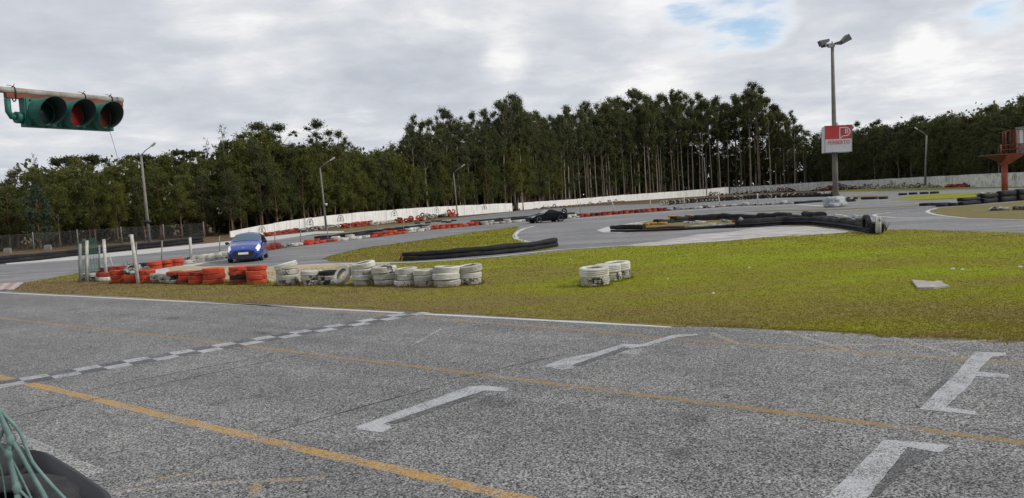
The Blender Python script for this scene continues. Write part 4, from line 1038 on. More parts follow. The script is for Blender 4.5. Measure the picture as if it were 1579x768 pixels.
# the speech bubble shaped emblem: white ring with a tail, a grey P and a white B
q = MB()
ex, ez = .56, .62
def SW(u, v, d): return SR @ Vector((ex + u, -sd / 2 - d, ez + v))
outer = [(.0, .47)] + [(.1 + .42 * math.cos(a), .03 + .44 * math.sin(a)) for a in np.linspace(PI / 2, -PI / 2, 12)] + [(-.12, -.41), (-.48, -.72), (-.48, .47)]
inner = [(.0, .38)] + [(.1 + .33 * math.cos(a), .03 + .35 * math.sin(a)) for a in np.linspace(PI / 2, -PI / 2, 12)] + [(-.15, -.32), (-.39, -.54), (-.39, .38)]
n = len(outer)
for i in range(n):
    j = (i + 1) % n
    q.prism([SW(*outer[i], .018), SW(*outer[j], .018), SW(*inner[j], .018), SW(*inner[i], .018)], SR @ Vector((0, -.012, 0)))
q.build('emblem', M_sign_white, sign)
text('P', .62, (ex - .17, -sd / 2 - .022, ez + .06), M_sign_dark, 'lettering'); text('B', .62, (ex + .16, -sd / 2 - .024, ez + .06), M_sign_white, 'lettering')
q = MB(); q.tube([mp + c + Vector((.3, -.4, 1.2)), mp + c + Vector((2.0, 0, .75))], .015, 5); q.tube([mp + c + Vector((.05, -.2, 1.24)), mp + c + Vector((.05, -.2, 1.6))], .12, 6)
q.v = [tuple(Vector(v) - mp - c) for v in q.v]; q.build('bracket', M_lamp, sign)
# wrapped bundle at the mast foot
b0 = G(1290, 319.5); me = MB()
me.lathe([(0.0, .0), (.82, .0), (.96, .1), (1.0, .25), (.93, .38), (.90, .5), (.95, .62), (.90, .78), (.72, .92), (.5, .99), (.25, .93), (0, .98)], 72)
m_ = me.mesh('tarpaulin', M_tarp)
for v in m_.vertices:
    k = .86 + .24 * mnoise.noise(v.co * 2.2) + .16 * abs(mnoise.noise(v.co * 5)) + .10 * math.sin(math.atan2(v.co.y, v.co.x) * 3 + 1)
    v.co.x *= k * 1.12; v.co.y *= k * .8; v.co.z *= 1 + .12 * mnoise.noise(v.co * 3.1)
tag(link('wrapped_bundle', m_, None, b0 + Vector((0, .35, 0))), 'crumpled grey white plastic wrapped bundle at the mast foot', 'bundle')
for i, px in enumerate((1302, 1309, 1313)):
    p = G(px, 311); tyre((p.x, p.y, .0 + .25 * (i == 1)), ('mixed', 'mixed', 'black')[i], 2, ('chipped pale tyre touching the wrapped bundle', 'pale tyre resting on the others beside the bundle', 'black tyre right of the wrapped bundle')[i], 'tyres beside the wrapped bundle', (.2 * i, 0, 0), 1.1)

# red steel column with its platform
cp = G(1549.5, 302); cY = cp.y
tw = thing('steel_lookout', 'orange red column with a wide rusty platform and caged cabin', 'lookout platform', cp)
def lz(px, py): return AT(px, py, cY) - cp
H1 = lz(1549.5, 253).z; H2 = lz(1549.5, 239).z
q = MB(); q.tube([(0, 0, .55), (0, 0, H1)], .28, 16); q.build('column', M_tower, tw)
q = MB(); q.tube([(0, 0, .25), (0, 0, .56)], .30, 16); q.build('column_base', M_tower_dark, tw)
q = MB(); q.box((0, 0, .13), (.85, .8, .26)); q.build('footing', M_wall, tw)
q = MB()
b = len(q.v); hw = 1.3
q.v = [(-.28, -.28, H1 - .05), (.28, -.28, H1 - .05), (.28, .28, H1 - .05), (-.28, .28, H1 - .05), (-.55, -hw, H2), (hw, -hw, H2), (hw, hw, H2), (-.55, hw, H2)]
for f in ((0, 3, 2, 1), (4, 5, 6, 7), (0, 1, 5, 4), (1, 2, 6, 5), (2, 3, 7, 6), (3, 0, 4, 7)): q.face(f)
q.build('bracket', M_tower, tw)
q = MB(); q.prism([(-2.7, -1.2, H2), (2.6, -1.4, H2), (2.6, 1.5, H2), (-1.6, 1.5, H2)], (0, 0, .09)); q.prism([(-2.4, -1.0, H2 - .02), (-.4, -1.2, H2 - .02), (-.28, -.25, H1 + .1), (-.28, .0, H1 + .1)], (0, .3, 0)); q.build('platform', M_tower_dark, tw)
zt = lz(1560, 201).z; x0 = lz(1555.5, 220).x; x1 = lz(1573, 220).x
zm = lz(1560, 223).z
q = MB()
for x in (x0, x0 + .28, (x0 + x1) / 2 + .25, x1):
    for y in (-1.1, .9): q.tube([(x, y, H2 + .09), (x, y, zt)], .045, 6)
for z in (zm, zt - .03, H2 + .5):
    q.tube([(x0, -1.1, z), (x1, -1.1, z)], .045, 6); q.tube([(x0, -1.1, z), (x0, .9, z)], .045, 6)
q.tube([(x0 + .28, -1.1, H2 + .12), (x1, -1.1, zm)], .04, 6); q.tube([(x0 + .28, -1.1, zm), (x1, -1.1, H2 + .12)], .04, 6)
for i in range(5): q.tube([(x0, -1.1 + i * .48, H2 + .1), (x0, -1.1 + i * .48, zt)], .014, 5)
q.build('cage', M_rust, tw)
q = MB(); q.box(((x0 + x1) / 2 + .1, -1.0, (zm + zt) / 2), (x1 - x0 - .3, .05, zt - zm - .1)); q.build('white_panel', M_panel, tw)
q = MB(); q.box((x1 + 1.05, -.2, (H2 + zt) / 2 + .15), (1.9, 2.0, zt - H2 + .1)); q.box((x1 + 1.05, -.2, zt + .25), (2.0, 2.1, .06)); q.build('cabin', M_grey_panel, tw)
xr = lz(1540.5, 220).x; q = MB(); q.tube([(xr, -.9, H2), (xr, -.9, lz(1540, 207).z), (xr - .5, -.9, lz(1534, 206).z), (xr - .8, -.9, lz(1530, 207).z)], .035, 6); q.build('pipe_bracket', M_tower_dark, tw)
xr = lz(1534, 220).x; q = MB(); q.tube([(xr, -.9, H2), (xr, -.9, lz(1534, 224).z)], .06, 6); q.build('rail_post', M_tower, tw)

# ------------------------------------------------------------------ traffic light on its arm (nearest object, upper left)
HZ = CAMZ + 1.27
a0 = G(0, 136, HZ) if False else None
def atz(px, py, z):
    d = ray(px, py); return CAM + d * ((z - CAMZ) / d.z)
ZA = 3.78
A0 = atz(0, 138, ZA); A1 = atz(187, 155, ZA)
ad = (A1 - A0); ad.z = 0; AL = ad.length; ad.normalize(); an = Vector((ad.y, -ad.x, 0))      # an faces the camera side
def L(u, v, w): return ad * u + an * v + Vector((0, 0, w))    # local: along, out, up
org = A0.copy()
arm = thing('signal_arm', 'stained grey pipe and rusty red bar that hold the traffic light', 'signal arm', org)
Q = lambda mbx, c, s, mi=0: mbx.box(c, s, 0, mi, Matrix((ad, an, Vector((0, 0, 1)))).transposed())
q = MB(); q.tube([L(-7.0, 0, 0), L(0, 0, 0), L(AL, 0, 0)], .030, 12); q.tube([L(AL - .06, 0, 0), L(AL + .006, 0, 0)], .034, 12); q.tube([L(-7.0, 0, -ZA), L(-7.0, 0, .1)], .06, 12); q.build('pipe', M_pipe, arm)
q = MB(); Q(q, L(AL / 2 + .02, .0, -.050), (AL - .04, .05, .046)); q.build('steel_bar', M_rust, arm)
q = MB()
for u in (.12, AL * .66, AL * .90):
    q.tube([L(u + .0, .038 * math.cos(a), -.03 + .072 * math.sin(a)) for a in np.linspace(0, 2 * PI, 14)], .006, 5)
    q.tube([L(u, 0, .04), L(u - .03, .01, .045), L(u - .07, .02, .043)], .003, 5); q.tube([L(u, 0, .04), L(u + .015, .0, .065)], .003, 5)
q.build('wire_tie', M_black, arm)
# signal body, hung under the bar
u0, u1 = None, None
def solve_u(px, py, w):
    r = ray(px, py); Z = ZA + w; P = CAM + r * ((Z - CAMZ) / r.z); return (P - org).dot(ad)
def u_of_px(px, w):
    lo, hi = -2.0, 4.0
    for _ in range(60):
        m_ = (lo + hi) / 2
        if proj(org + L(m_, .1, w))[0] < px: lo = m_
        else: hi = m_
    return (lo + hi) / 2
u0, u1 = u_of_px(41, -.2), u_of_px(176, -.2)
BH = .272; zt_ = -.066
sg = thing('traffic_light', 'weathered green three lamp traffic light hung sideways with dark visors', 'traffic light', org)
q = MB(); Q(q, L((u0 + u1) / 2, .032, zt_ - BH / 2), (u1 - u0, .09, BH))
for k in range(3):
    uc = u0 + (u1 - u0) * (k + .5) / 3; Q(q, L(uc, .082, zt_ - BH / 2), ((u1 - u0) / 3 - .02, .012, BH - .02))
q.build('housing', M_sig_green, sg)
RV = BH * .485
M_lens_g = simple('dead_green_lens', (0.006, 0.022, 0.022), (0.004, 0.014, 0.016), 6, .25)
M_lens_r = simple('faded_red_lens', (0.26, 0.014, 0.010), (0.16, 0.010, 0.008), 6, .3)
M_lens_d = simple('dull_red_lens', (0.10, 0.020, 0.014), (0.06, 0.014, 0.010), 6, .3)
for k, ml in enumerate((M_lens_g, M_lens_r, M_lens_d)):
    uc = u0 + (u1 - u0) * (k + .5) / 3; zc = zt_ - BH / 2
    q = MB(); b = len(q.v); n = 24
    for j in range(n):
        a = 2 * PI * j / n
        for rr, vv in ((RV, .088), (RV * .9, .088 + .0)): pass
    prof = [(0, .118), (RV * .5, .110), (RV * .86, .092)]
    for j in range(n):
        a = 2 * PI * j / n
        for rr, vv in prof: q.v.append(tuple(L(uc + rr * math.cos(a), vv, zc + rr * math.sin(a))))
    for j in range(n):
        j2 = (j + 1) % n
        for i in range(2): q.face((j * 3 + i, j * 3 + i + 1, j2 * 3 + i + 1, j2 * 3 + i), 0, True)
    o = q.build('lens', ml, sg); o['label'] = ('dark green lens', 'red lens', 'dull brown red lens')[k]
    # visor: open tube, long on top and cut back below
    q = MB(); n = 36
    for j in range(n):
        a = 2 * PI * j / n; ln = .085 + .165 * (0.5 + 0.5 * math.sin(a)) ** 0.7
        for rr, vv in ((RV, .088), (RV * 1.0, .088 + ln), (RV * .955, .088 + ln), (RV * .955, .09)):
            q.v.append(tuple(L(uc + rr * math.cos(a), vv, zc + rr * math.sin(a))))
    for j in range(n):
        j2 = (j + 1) % n
        for i in range(3): q.face((j * 4 + i, j * 4 + i + 1, j2 * 4 + i + 1, j2 * 4 + i), 0 if i == 0 else 1, True)
    q.build('visor', [M_sig_green, M_visor], sg)
q = MB(); q.tube([L(u0 - .11, 0, -.08), L(u0 - .11, 0, -.20), L(u0 - .085, 0, -.245), L(u0 - .02, 0, -.25), L(u0 + .02, 0, -.25)], .028, 10); q.tube([L(u0 - .05, 0, -.25), L(u0 + .01, 0, -.25)], .055, 12); q.build('bracket', M_sig_green, sg)
q = MB()
for u in (u0 + .05, (u0 + u1) / 2 - .1, (u0 + u1) / 2 + .1, u1 - .05):
    q.tube([L(u, 0.02, -.085), L(u, 0.02, -.055)], .012, 8); q.tube([L(u, .085, zt_ - .022), L(u, .098, zt_ - .022)], .010, 8); q.tube([L(u, .085, zt_ - BH + .02), L(u, .098, zt_ - BH + .02)], .010, 8)
q.build('bolts', M_black, sg)
q = MB(); q.tube([L(u1 - .03, .05, zt_ - BH), L(u1 + .0, .05, zt_ - BH - .12), L(u1 + .03, .06, zt_ - BH - .30)], .0022, 4); q.build('loose_wire', M_black, sg)

# ------------------------------------------------------------------ stone slab and scraps on the grass
sl = [(1406, 434.5), (1438, 437.5), (1445, 436), (1452, 436.5), (1455, 440), (1464, 444), (1440, 446.5), (1415, 447)]
q = MB(); c0 = G(1433, 441); q.prism([Vector((p.x, p.y, 0.014)) - c0 for p in pg(*sl)], (0, 0, .04)); 
tag(q.build('stone_slab', M_slab, loc=c0), 'pale broken flat stone slab lying on the grass', 'slab')
LG = 'small pale litter scraps on the grass'
for px, py in ((1469, 417), (1484, 418), (1573, 414), (1100, 455), (880, 402), (700, 383), (655, 390), (657, 392), (1155, 415), (1030, 432)):
    q = MB(); w = random.uniform(.025, .05); q.prism([(-w, -w * .6, 0), (w * .8, -w * .7, 0), (w, w * .4, 0), (w * .1, w * .8, 0), (-w * .9, w * .5, 0)], (.01, 0, .03))
    p = G(px, py); tag(q.build('litter_scrap', M_panel, loc=(p.x, p.y, .03)), 'small pale litter scrap lying in the short grass', 'litter', LG)

# ------------------------------------------------------------------ cars
def catmull(A, n):
    A = np.asarray(A, float); out = []; N = len(A)
    for i in range(N - 1):
        p0, p1, p2, p3 = A[max(i - 1, 0)], A[i], A[i + 1], A[min(i + 2, N - 1)]
        for j in range(n):
            t = j / n
            lin = p1 + (p2 - p1) * t
            cm = .5 * ((2 * p1) + (-p0 + p2) * t + (2 * p0 - 5 * p1 + 4 * p2 - p3) * t * t + (-p0 + 3 * p1 - 3 * p2 + p3) * t ** 3)
            out.append(.45 * lin + .55 * cm)
    out.append(A[-1]); return np.array(out)
class Loft:
    """stations: (x, [(y,z)...]) front to back; half rings from sill centre up to roof centre"""
    def __init__(s, st, nu=5, nv=4):
        X = np.array([a[0] for a in st]); Rg = np.array([[(X[i], y, z) for y, z in a[1]] for i, a in enumerate(st)])
        g = catmull(Rg, nu); g = np.swapaxes(catmull(np.swapaxes(g, 0, 1), nv), 0, 1)
        s.g = g; s.nu = nu; s.nv = nv
    def body(s):
        mb = MB(); g = s.g; nu, nv = g.shape[:2]
        full = [list(g[i]) + [np.array((p[0], -p[1], p[2])) for p in g[i][::-1][1:-1]] for i in range(nu)]
        k = len(full[0])
        for r in full: mb.v += [tuple(p) for p in r]
        for i in range(nu - 1):
            for j in range(k):
                j2 = (j + 1) % k; mb.face((i * k + j, i * k + j2, (i + 1) * k + j2, (i + 1) * k + j), 0, True)
        mb.face(range(k)); mb.face(reversed(range((nu - 1) * k, nu * k)))
        return mb
    def patch(s, u0, u1, v0, v1, off=.008, sides=(1, -1), mb=None):
        """a panel lying just outside the skin between fractional station/ring numbers"""
        mb = mb or MB(); n, m = 10, 8
        def P(u, v):
            a, b = u * s.nu, v * s.nv; i, j = min(int(a), s.g.shape[0] - 2), min(int(b), s.g.shape[1] - 2); fa, fb = a - i, b - j; g = s.g
            return Vector((g[i, j] * (1 - fa) * (1 - fb) + g[i + 1, j] * fa * (1 - fb) + g[i, j + 1] * (1 - fa) * fb + g[i + 1, j + 1] * fa * fb))
        u0f = u0 if callable(u0) else (lambda q: u0); u1f = u1 if callable(u1) else (lambda q: u1)
        cen = Vector((float(s.g[:, :, 0].mean()), 0, .55))
        for sd in sides:
            b = len(mb.v)
            for j in range(m + 1):
                q = j / m; v = v0 + (v1 - v0) * q
                for i in range(n + 1):
                    u = u0f(q) + (u1f(q) - u0f(q)) * i / n; p = P(u, v)
                    e = 1e-2; du = P(min(u + e, (s.g.shape[0] - 1) / s.nu), v) - P(max(u - e, 0), v); dv = P(u, min(v + e, (s.g.shape[1] - 1) / s.nv)) - P(u, max(v - e, 0))
                    nn = du.cross(dv); nn = nn.normalized() if nn.length > 1e-9 else Vector((0, 0, 1))
                    if nn.dot(p - cen) < 0: nn = -nn
                    p = p + nn * off; mb.v.append((p.x, sd * p.y, p.z))
            for j in range(m):
                for i in range(n): mb.face((b + j * (n + 1) + i, b + j * (n + 1) + i + 1, b + (j + 1) * (n + 1) + i + 1, b + (j + 1) * (n + 1) + i), 0, True)
        return mb
def wheel(car, x, y, R, w, side):
    M = Matrix.Translation((x, y, R)) @ Matrix.Rotation(-side * PI / 2, 4, 'X')
    e = thing('wheel', None, None, (0, 0, 0)); e.parent = car
    q = MB(); q.lathe([(R * .62, -w / 2), (R * .9, -w / 2), (R, -w * .32), (R, w * .32), (R * .92, w / 2), (R * .64, w / 2), (R * .62, w * .3)], 28, M, closed=True); q.build('tyre', M_tyre_car, e)
    q = MB(); q.lathe([(0, w * .34), (R * .12, w * .36), (R * .14, w * .30)], 14, M)
    for k in range(5):
        a = 2 * PI * k / 5; d = Vector((math.cos(a), math.sin(a), 0)); pr = Vector((-d.y, d.x, 0))
        pts = [M @ (d * R * .08 + pr * R * .10 + Vector((0, 0, w * .34))), M @ (d * R * .60 + pr * R * .07 + Vector((0, 0, w * .40))), M @ (d * R * .60 - pr * R * .07 + Vector((0, 0, w * .40))), M @ (d * R * .08 - pr * R * .10 + Vector((0, 0, w * .34)))]
        q.prism(pts, (M.to_3x3() @ Vector((0, 0, -.03))))
    q.lathe([(R * .58, w * .40), (R * .64, w * .47), (R * .66, w * .40), (R * .60, w * .30)], 24, M, closed=True); q.build('rim', M_rim, e)
    q = MB(); q.lathe([(0, w * .05), (R * .6, w * .05)], 20, M); q.build('brake_disc', M_black, e)
def arch(car, x, y, R, side):
    q = MB(); M = Matrix.Translation((x, y, R * .98)) @ Matrix.Rotation(-side * PI / 2, 4, 'X'); q.lathe([(0, -.1), (R * 1.17, -.1), (R * 1.17, .012), (R * 1.10, .016), (R * 1.08, -.02), (0, -.02)], 28, M); q.build('wheel_arch', M_black, car)

# blue hatchback: x runs from the nose (0) to the tail
st = [(0.00, [(0, .26), (.45, .26), (.58, .42), (.56, .55), (.40, .62), (0, .66)]),
      (0.10, [(0, .20), (.66, .21), (.76, .42), (.72, .60), (.50, .70), (0, .74)]),
      (0.45, [(0, .18), (.80, .20), (.85, .48), (.78, .76), (.60, .86), (0, .90)]),
      (0.95, [(0, .18), (.82, .20), (.86, .50), (.81, .88), (.66, .95), (0, 1.00)]),
      (1.22, [(0, .18), (.82, .20), (.86, .52), (.83, .93), (.68, 1.02), (0, 1.06)]),
      (1.95, [(0, .18), (.82, .20), (.86, .54), (.83, .97), (.57, 1.38), (0, 1.45)]),
      (2.70, [(0, .18), (.82, .20), (.86, .56), (.83, 1.00), (.56, 1.40), (0, 1.49)]),
      (3.35, [(0, .18), (.82, .22), (.86, .58), (.82, 1.03), (.53, 1.34), (0, 1.42)]),
      (3.72, [(0, .20), (.78, .25), (.83, .60), (.78, 1.02), (.52, 1.14), (0, 1.20)]),
      (3.95, [(0, .28), (.62, .30), (.70, .58), (.66, .92), (.45, .98), (0, 1.00)])]
cpos = G(377.5, 404.5)
car = thing('hatchback_car', 'bright blue hatchback driving head on with lit white headlights', 'car', cpos)
lf = Loft(st); lf.body().build('body', M_blue, car)
lf.patch(4.10, 4.92, 4.02, 5.0, .010).build('windscreen', M_glass, car)
for sd in (1, -1): lf.patch(lambda q: 4.25 + .55 * q, 7.0, 3.12, 3.9, .010, (sd,)).build('side_window', M_glass_dark, car)
lf.patch(7.2, 8.0, 4.1, 5.0, .010).build('rear_window', M_glass_dark, car)
for sd in (1, -1):
    lf.patch(lambda q: .62 + .5 * q, lambda q: 2.2 + .35 * q, 2.75, 3.7, .014, (sd,)).build('headlight', M_headlamp, car)
    q = MB(); q.tube([(.14, sd * .60, .36), (.05, sd * .59, .36)], .055, 12); q.build('fog_light', M_headlamp_off, car)
    q = MB(); q.lathe([(0, -.10), (.06, -.09), (.085, 0), (.075, .07), (0, .085)], 12, Matrix.Translation((1.42, sd * .97, .99)) @ Matrix.Diagonal((.75, 1.15, .85, 1)));
    q.tube([(1.42, sd * .83, .96), (1.42, sd * .95, .97)], .03, 6); q.build('mirror', M_black, car)
    for x in (.80, 3.22): arch(car, x, sd * .80, .315, sd); wheel(car, x, sd * .765, .315, .205, sd)
q = MB(); tr = [(-.44, .60), (.44, .60), (.57, .47), (.42, .30), (-.42, .30), (-.57, .47)]
q.prism([(-.014, y, z) for y, z in tr], (.12, 0, 0)); q.build('grille', M_black, car)
for sd in (1, -1):
    q = MB(); q.prism([(.02, sd * y, z) for y, z in ((.52, .41), (.70, .43), (.68, .29), (.54, .28))], (.12, 0, 0)); q.build('fog_light_recess', M_black, car)
q = MB(); q.box((-.022, 0, .475), (.02, .50, .115)); q.build('number_plate', M_plate, car)
q = MB(); q.box((.03, 0, .235), (.12, 1.15, .07)); q.build('lower_lip', M_black, car)
q = MB(); q.lathe([(0, 0), (.07, .0), (.06, .012), (0, .016)], 16, Matrix.Translation((.12, 0, .735)) @ Matrix.Rotation(-1.1, 4, 'Y') @ Matrix.Diagonal((.55, 1, 1, 1))); q.build('badge', M_chrome, car)
q = MB(); q.tube([(2.9, 0, 1.48), (3.15, 0, 1.66)], .008, 5); q.build('aerial', M_black, car)
# local +x goes from nose to tail, so +x points away from the viewer
hd = Vector((-.20, .98, 0)); car.rotation_euler = (0, 0, math.atan2(hd.y, hd.x))
car.location = cpos + Vector((0.0, 0.0, 0.006)) - hd * 0.3

# black roadster
st2 = [(0.00, [(0, .22), (.45, .22), (.56, .36), (.54, .46), (.40, .52), (0, .55)]),
       (0.12, [(0, .16), (.66, .17), (.74, .36), (.70, .52), (.50, .60), (0, .64)]),
       (0.55, [(0, .14), (.80, .16), (.84, .42), (.78, .66), (.62, .73), (0, .75)]),
       (1.10, [(0, .14), (.80, .16), (.85, .45), (.80, .76), (.66, .82), (0, .84)]),
       (1.45, [(0, .14), (.80, .16), (.85, .46), (.82, .80), (.68, .88), (0, .91)]),
       (2.05, [(0, .14), (.80, .16), (.85, .48), (.82, .84), (.56, 1.19), (0, 1.24)]),
       (2.45, [(0, .14), (.80, .16), (.85, .50), (.82, .86), (.54, 1.20), (0, 1.25)]),
       (2.95, [(0, .14), (.80, .16), (.86, .52), (.83, .89), (.60, 1.04), (0, 1.07)]),
       (3.45, [(0, .14), (.80, .18), (.86, .54), (.82, .88), (.66, .94), (0, .96)]),
       (3.85, [(0, .18), (.72, .24), (.80, .55), (.74, .84), (.55, .90), (0, .91)]),
       (3.98, [(0, .28), (.60, .30), (.68, .52), (.64, .74), (.45, .80), (0, .80)])]
bp = G(842, 343.2)
car2 = thing('roadster_car', 'low black roadster with closed roof cornering on the inner track', 'car', bp)
hd2 = Vector((.925, .38, 0)).normalized(); car2.rotation_euler = (0, 0, math.atan2(hd2.y, hd2.x)); car2.location = bp - hd2 * 1.9 + Vector((0, .7, .006))
lf = Loft(st2); lf.body().build('body', M_blackcar, car2)
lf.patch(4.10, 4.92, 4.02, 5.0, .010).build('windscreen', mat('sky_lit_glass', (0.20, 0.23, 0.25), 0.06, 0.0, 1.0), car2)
for sd in (1, -1): lf.patch(lambda q: 4.3 + .5 * q, 6.6, 3.12, 3.9, .010, (sd,)).build('side_window', M_glass_dark, car2)
lf.patch(6.2, 7.0, 4.1, 5.0, .010).build('rear_window', M_glass_dark, car2)
for sd in (1, -1):
    lf.patch(lambda q: .9 + .3 * q, lambda q: 1.8 + .2 * q, 2.9, 3.7, .014, (sd,)).build('headlight', M_headlamp_off, car2)
    q = MB(); q.lathe([(0, -.09), (.055, -.08), (.08, 0), (.07, .06), (0, .075)], 12, Matrix.Translation((1.62, sd * .95, .88)) @ Matrix.Diagonal((.75, 1.15, .85, 1))); q.tube([(1.62, sd * .82, .84), (1.62, sd * .93, .86)], .03, 6); q.build('mirror', M_blackcar, car2)
    for x in (.82, 3.12): arch(car2, x, sd * .795, .305, sd); wheel(car2, x, sd * .765, .305, .205, sd)
    q = MB(); q.box((.16, sd * .62, .36), (.10, .16, .06)); q.build('indicator', M_headlamp_off, car2)
q = MB(); q.prism([(-.006, y, z) for y, z in ((-.36, .40), (.36, .40), (.40, .28), (-.40, .28))], (.10, 0, 0)); q.build('grille', M_black, car2)
q = MB(); q.box((3.72, 0, .98), (.16, 1.25, .03)); q.box((3.72, .5, .94), (.1, .04, .08)); q.box((3.72, -.5, .94), (.1, .04, .08)); q.build('rear_spoiler', M_blackcar, car2)

# ------------------------------------------------------------------ foreground, lower left: tyre stacks behind a belt, with a net
FS = 'black tyres stacked right beside the photographer'
def fstack(c, n, desc, top_tilt=0.0):
    z = 0.012
    for i in range(n):
        v = 2; tyre((c[0] + random.uniform(-.02, .02), c[1] + random.uniform(-.02, .02), z), 'black', v, f'{["lowest", "second", "third", "fourth", "fifth", "sixth", "topmost"][i if n == 6 else i]} black tyre of the {desc}', FS,
                    (top_tilt if i == n - 1 else 0, 0, random.random() * 6), .95); z += .1995
fstack((-2.74, 3.55), 7, 'farther stack behind the teal net'); fstack((-2.17, 2.98), 7, 'nearer stack behind the teal net', 0.05)
t = thing('rubber_belt', 'smooth grey rubber belt wrapped round the near black tyre stacks', 'rubber belt', (-2.3, 3.3, 0))
w = [Vector((-2.74 + .47 * math.cos(a) + 2.3, 3.55 + .47 * math.sin(a) - 3.3, 0)) for a in np.linspace(2.5, .8, 5)] + [Vector((-2.17 + .47 * math.cos(a) + 2.3, 2.98 + .47 * math.sin(a) - 3.3, 0)) for a in np.linspace(.75, -1.3, 6)]
w = [Vector(p) for p in catmull([tuple(p) for p in w], 6)]
q = MB(); q.sweep(w, [[(-.012, .02), (.012, .02), (.014, 1.335), (-.010, 1.345)]] * len(w)); q.build('belt', M_belt_grey, t)
net = thing('safety_net', 'teal knotted cord safety net hanging at the lower left', 'net', AT(20, 700, 1.7))
nb = Vector(net.location)
def NP(px, py, Y=1.7): return AT(px, py, Y) - nb
q = MB()
for pts, r in (([(-60, 560), (-5, 628), (8, 655), (17, 678), (14, 700), (20, 725), (26, 752), (30, 800), (36, 860)], .0085), ([(17, 676), (34, 702), (52, 735), (72, 772), (90, 830)], .0065), ([(0, 632), (30, 665), (50, 712), (80, 748), (120, 790)], .0045),
               ([(14, 700), (30, 730), (48, 768), (60, 800)], .0028), ([(-40, 660), (5, 690), (17, 720), (26, 752)], .004), ([(26, 752), (40, 765), (60, 785)], .004), ([(-30, 700), (0, 715), (9, 768), (12, 800)], .002), ([(8, 655), (-10, 700), (-30, 760)], .0045)):
    pp = [NP(x, y) for x, y in pts]; pp = [Vector(p) for p in catmull([tuple(p) for p in pp], 4)]; q.tube(pp, r * .85, 7)
for px, py in ((17, 678), (14, 700), (26, 752)):
    q.lathe([(0, -.018), (.007, -.012), (.0105, 0), (.007, .012), (0, .018)], 9, Matrix.Translation(NP(px, py)))
q.build('cords', M_net, net)

# ------------------------------------------------------------------ trees
def leaf_arrays(clumps, n_total, Lr, Wr, droop=0.4, rs=None):
    rs = rs or rng
    vol = np.array([c[3] * c[4] * c[5] for c in clumps]) ** .66; cnt = np.maximum(3, (n_total * vol / vol.sum()).astype(int))
    cs, ids = [], []
    for c, k in zip(clumps, cnt):
        d = rs.normal(size=(k, 3)); d /= np.linalg.norm(d, axis=1)[:, None]; r = np.minimum(np.abs(rs.normal(size=(k, 1))) * .55 + .12 * rs.random((k, 1)), 1.22)
        cs.append(np.array(c[:3]) + d * r * np.array(c[3:6]))
    C = np.concatenate(cs); n = len(C)
    a = rs.normal(size=(n, 3)); a[:, 2] -= droop * 1.5; a /= np.linalg.norm(a, axis=1)[:, None]
    b = np.cross(a, rs.normal(size=(n, 3))); b /= np.linalg.norm(b, axis=1)[:, None] + 1e-9
    l = (Lr[0] + (Lr[1] - Lr[0]) * rs.random((n, 1))) / 2; w = (Wr[0] + (Wr[1] - Wr[0]) * rs.random((n, 1))) / 2
    V = np.stack([C - a * l, C + b * w, C + a * l, C - b * w], 1).reshape(-1, 3)
    return V, np.arange(n * 4).reshape(-1, 4)
def trunk_mb(H, r0, top, lean, limbs, seed):
    r_ = random.Random(seed); mb = MB(); pts, rs_ = [], []
    for i in range(9):
        u = i / 8; pts.append(Vector((lean[0] * u * u + r_.uniform(-.06, .06) * (i > 0), lean[1] * u * u + r_.uniform(-.06, .06) * (i > 0), H * top * u))); rs_.append(r0 * (1 - .82 * u) + (.25 * r0 if i == 0 else 0))
    mb.tube(pts, rs_, 8)
    for z, tip in limbs:
        u = min(z / (H * top), .98); k = u * 8; i = min(int(k), 7); a = pts[i].lerp(pts[i + 1], k - i)
        tip = Vector(tip); mid = a.lerp(tip, .5) + Vector((0, 0, .25)); mb.tube([a, mid, tip], [r0 * .28, r0 * .18, r0 * .06], 5)
    return mb
def make_tree(name, H, r0, crown_z0, rad, n_cl, cl_r, n_leaf, Lr, Wr, leafm, barkm, seed, lean=(0, 0), flat=1.0, shape='cone', droop=.5, top=.97):
    r_ = random.Random(seed); rs = np.random.default_rng(seed)
    clumps, limbs = [], []
    for i in range(n_cl):
        u = (i + r_.random()) / n_cl
        z = crown_z0 + (H - crown_z0) * u
        if shape == 'cone': rr = rad * (1 - u) ** .75 * (.35 + .65 * min(1, u * 4)) + .15
        elif shape == 'oval': rr = rad * math.sqrt(max(.04, 1 - (2 * u - .8) ** 2 / 1.5)) * (1 if u < .8 else .6)
        elif shape == 'euc': rr = rad * (.55 + .45 * math.sin(PI * min(1, u / .8))) * r_.uniform(.6, 1.15) if u < .72 else rad * max(.12, (1.02 - u) * 2.4)
        elif shape == 'column': rr = rad * (1 - .55 * u)
        else: rr = rad
        a = i * 2.4 + r_.uniform(-.5, .5); q = rr * r_.uniform(.25, 1.0)
        lx, ly = lean[0] * (z / H) ** 2, lean[1] * (z / H) ** 2
        cr = cl_r * r_.uniform(.55, 1.25) * (1 if u < .85 else .75)
        c = (lx + q * math.cos(a), ly + q * math.sin(a), z - cr * .3, cr, cr, cr * r_.uniform(.7, 1.15) * flat)
        clumps.append(c)
        if shape == 'euc' and i == n_cl - 1:
            for kk in range(5): clumps.append((lean[0] * .9 + r_.uniform(-.2, .2), lean[1] * .9 + r_.uniform(-.2, .2), H * (.80 + .045 * kk), cl_r * (.72 - .11 * kk), cl_r * (.72 - .11 * kk), H * .04))
        if r_.random() < .6: limbs.append((max(.3, z - q * r_.uniform(.5, 1.1) - .4), c[:3]))
    t = thing(name, 'tree', 'tree'); 
    trunk_mb(H, r0, top, lean, limbs, seed).build('trunk', barkm, t)
    V, F = leaf_arrays(clumps, n_leaf, Lr, Wr, droop, rs); link('crown', arr_mesh('crown', V, F, leafm), t)
    t['H'] = H; return t
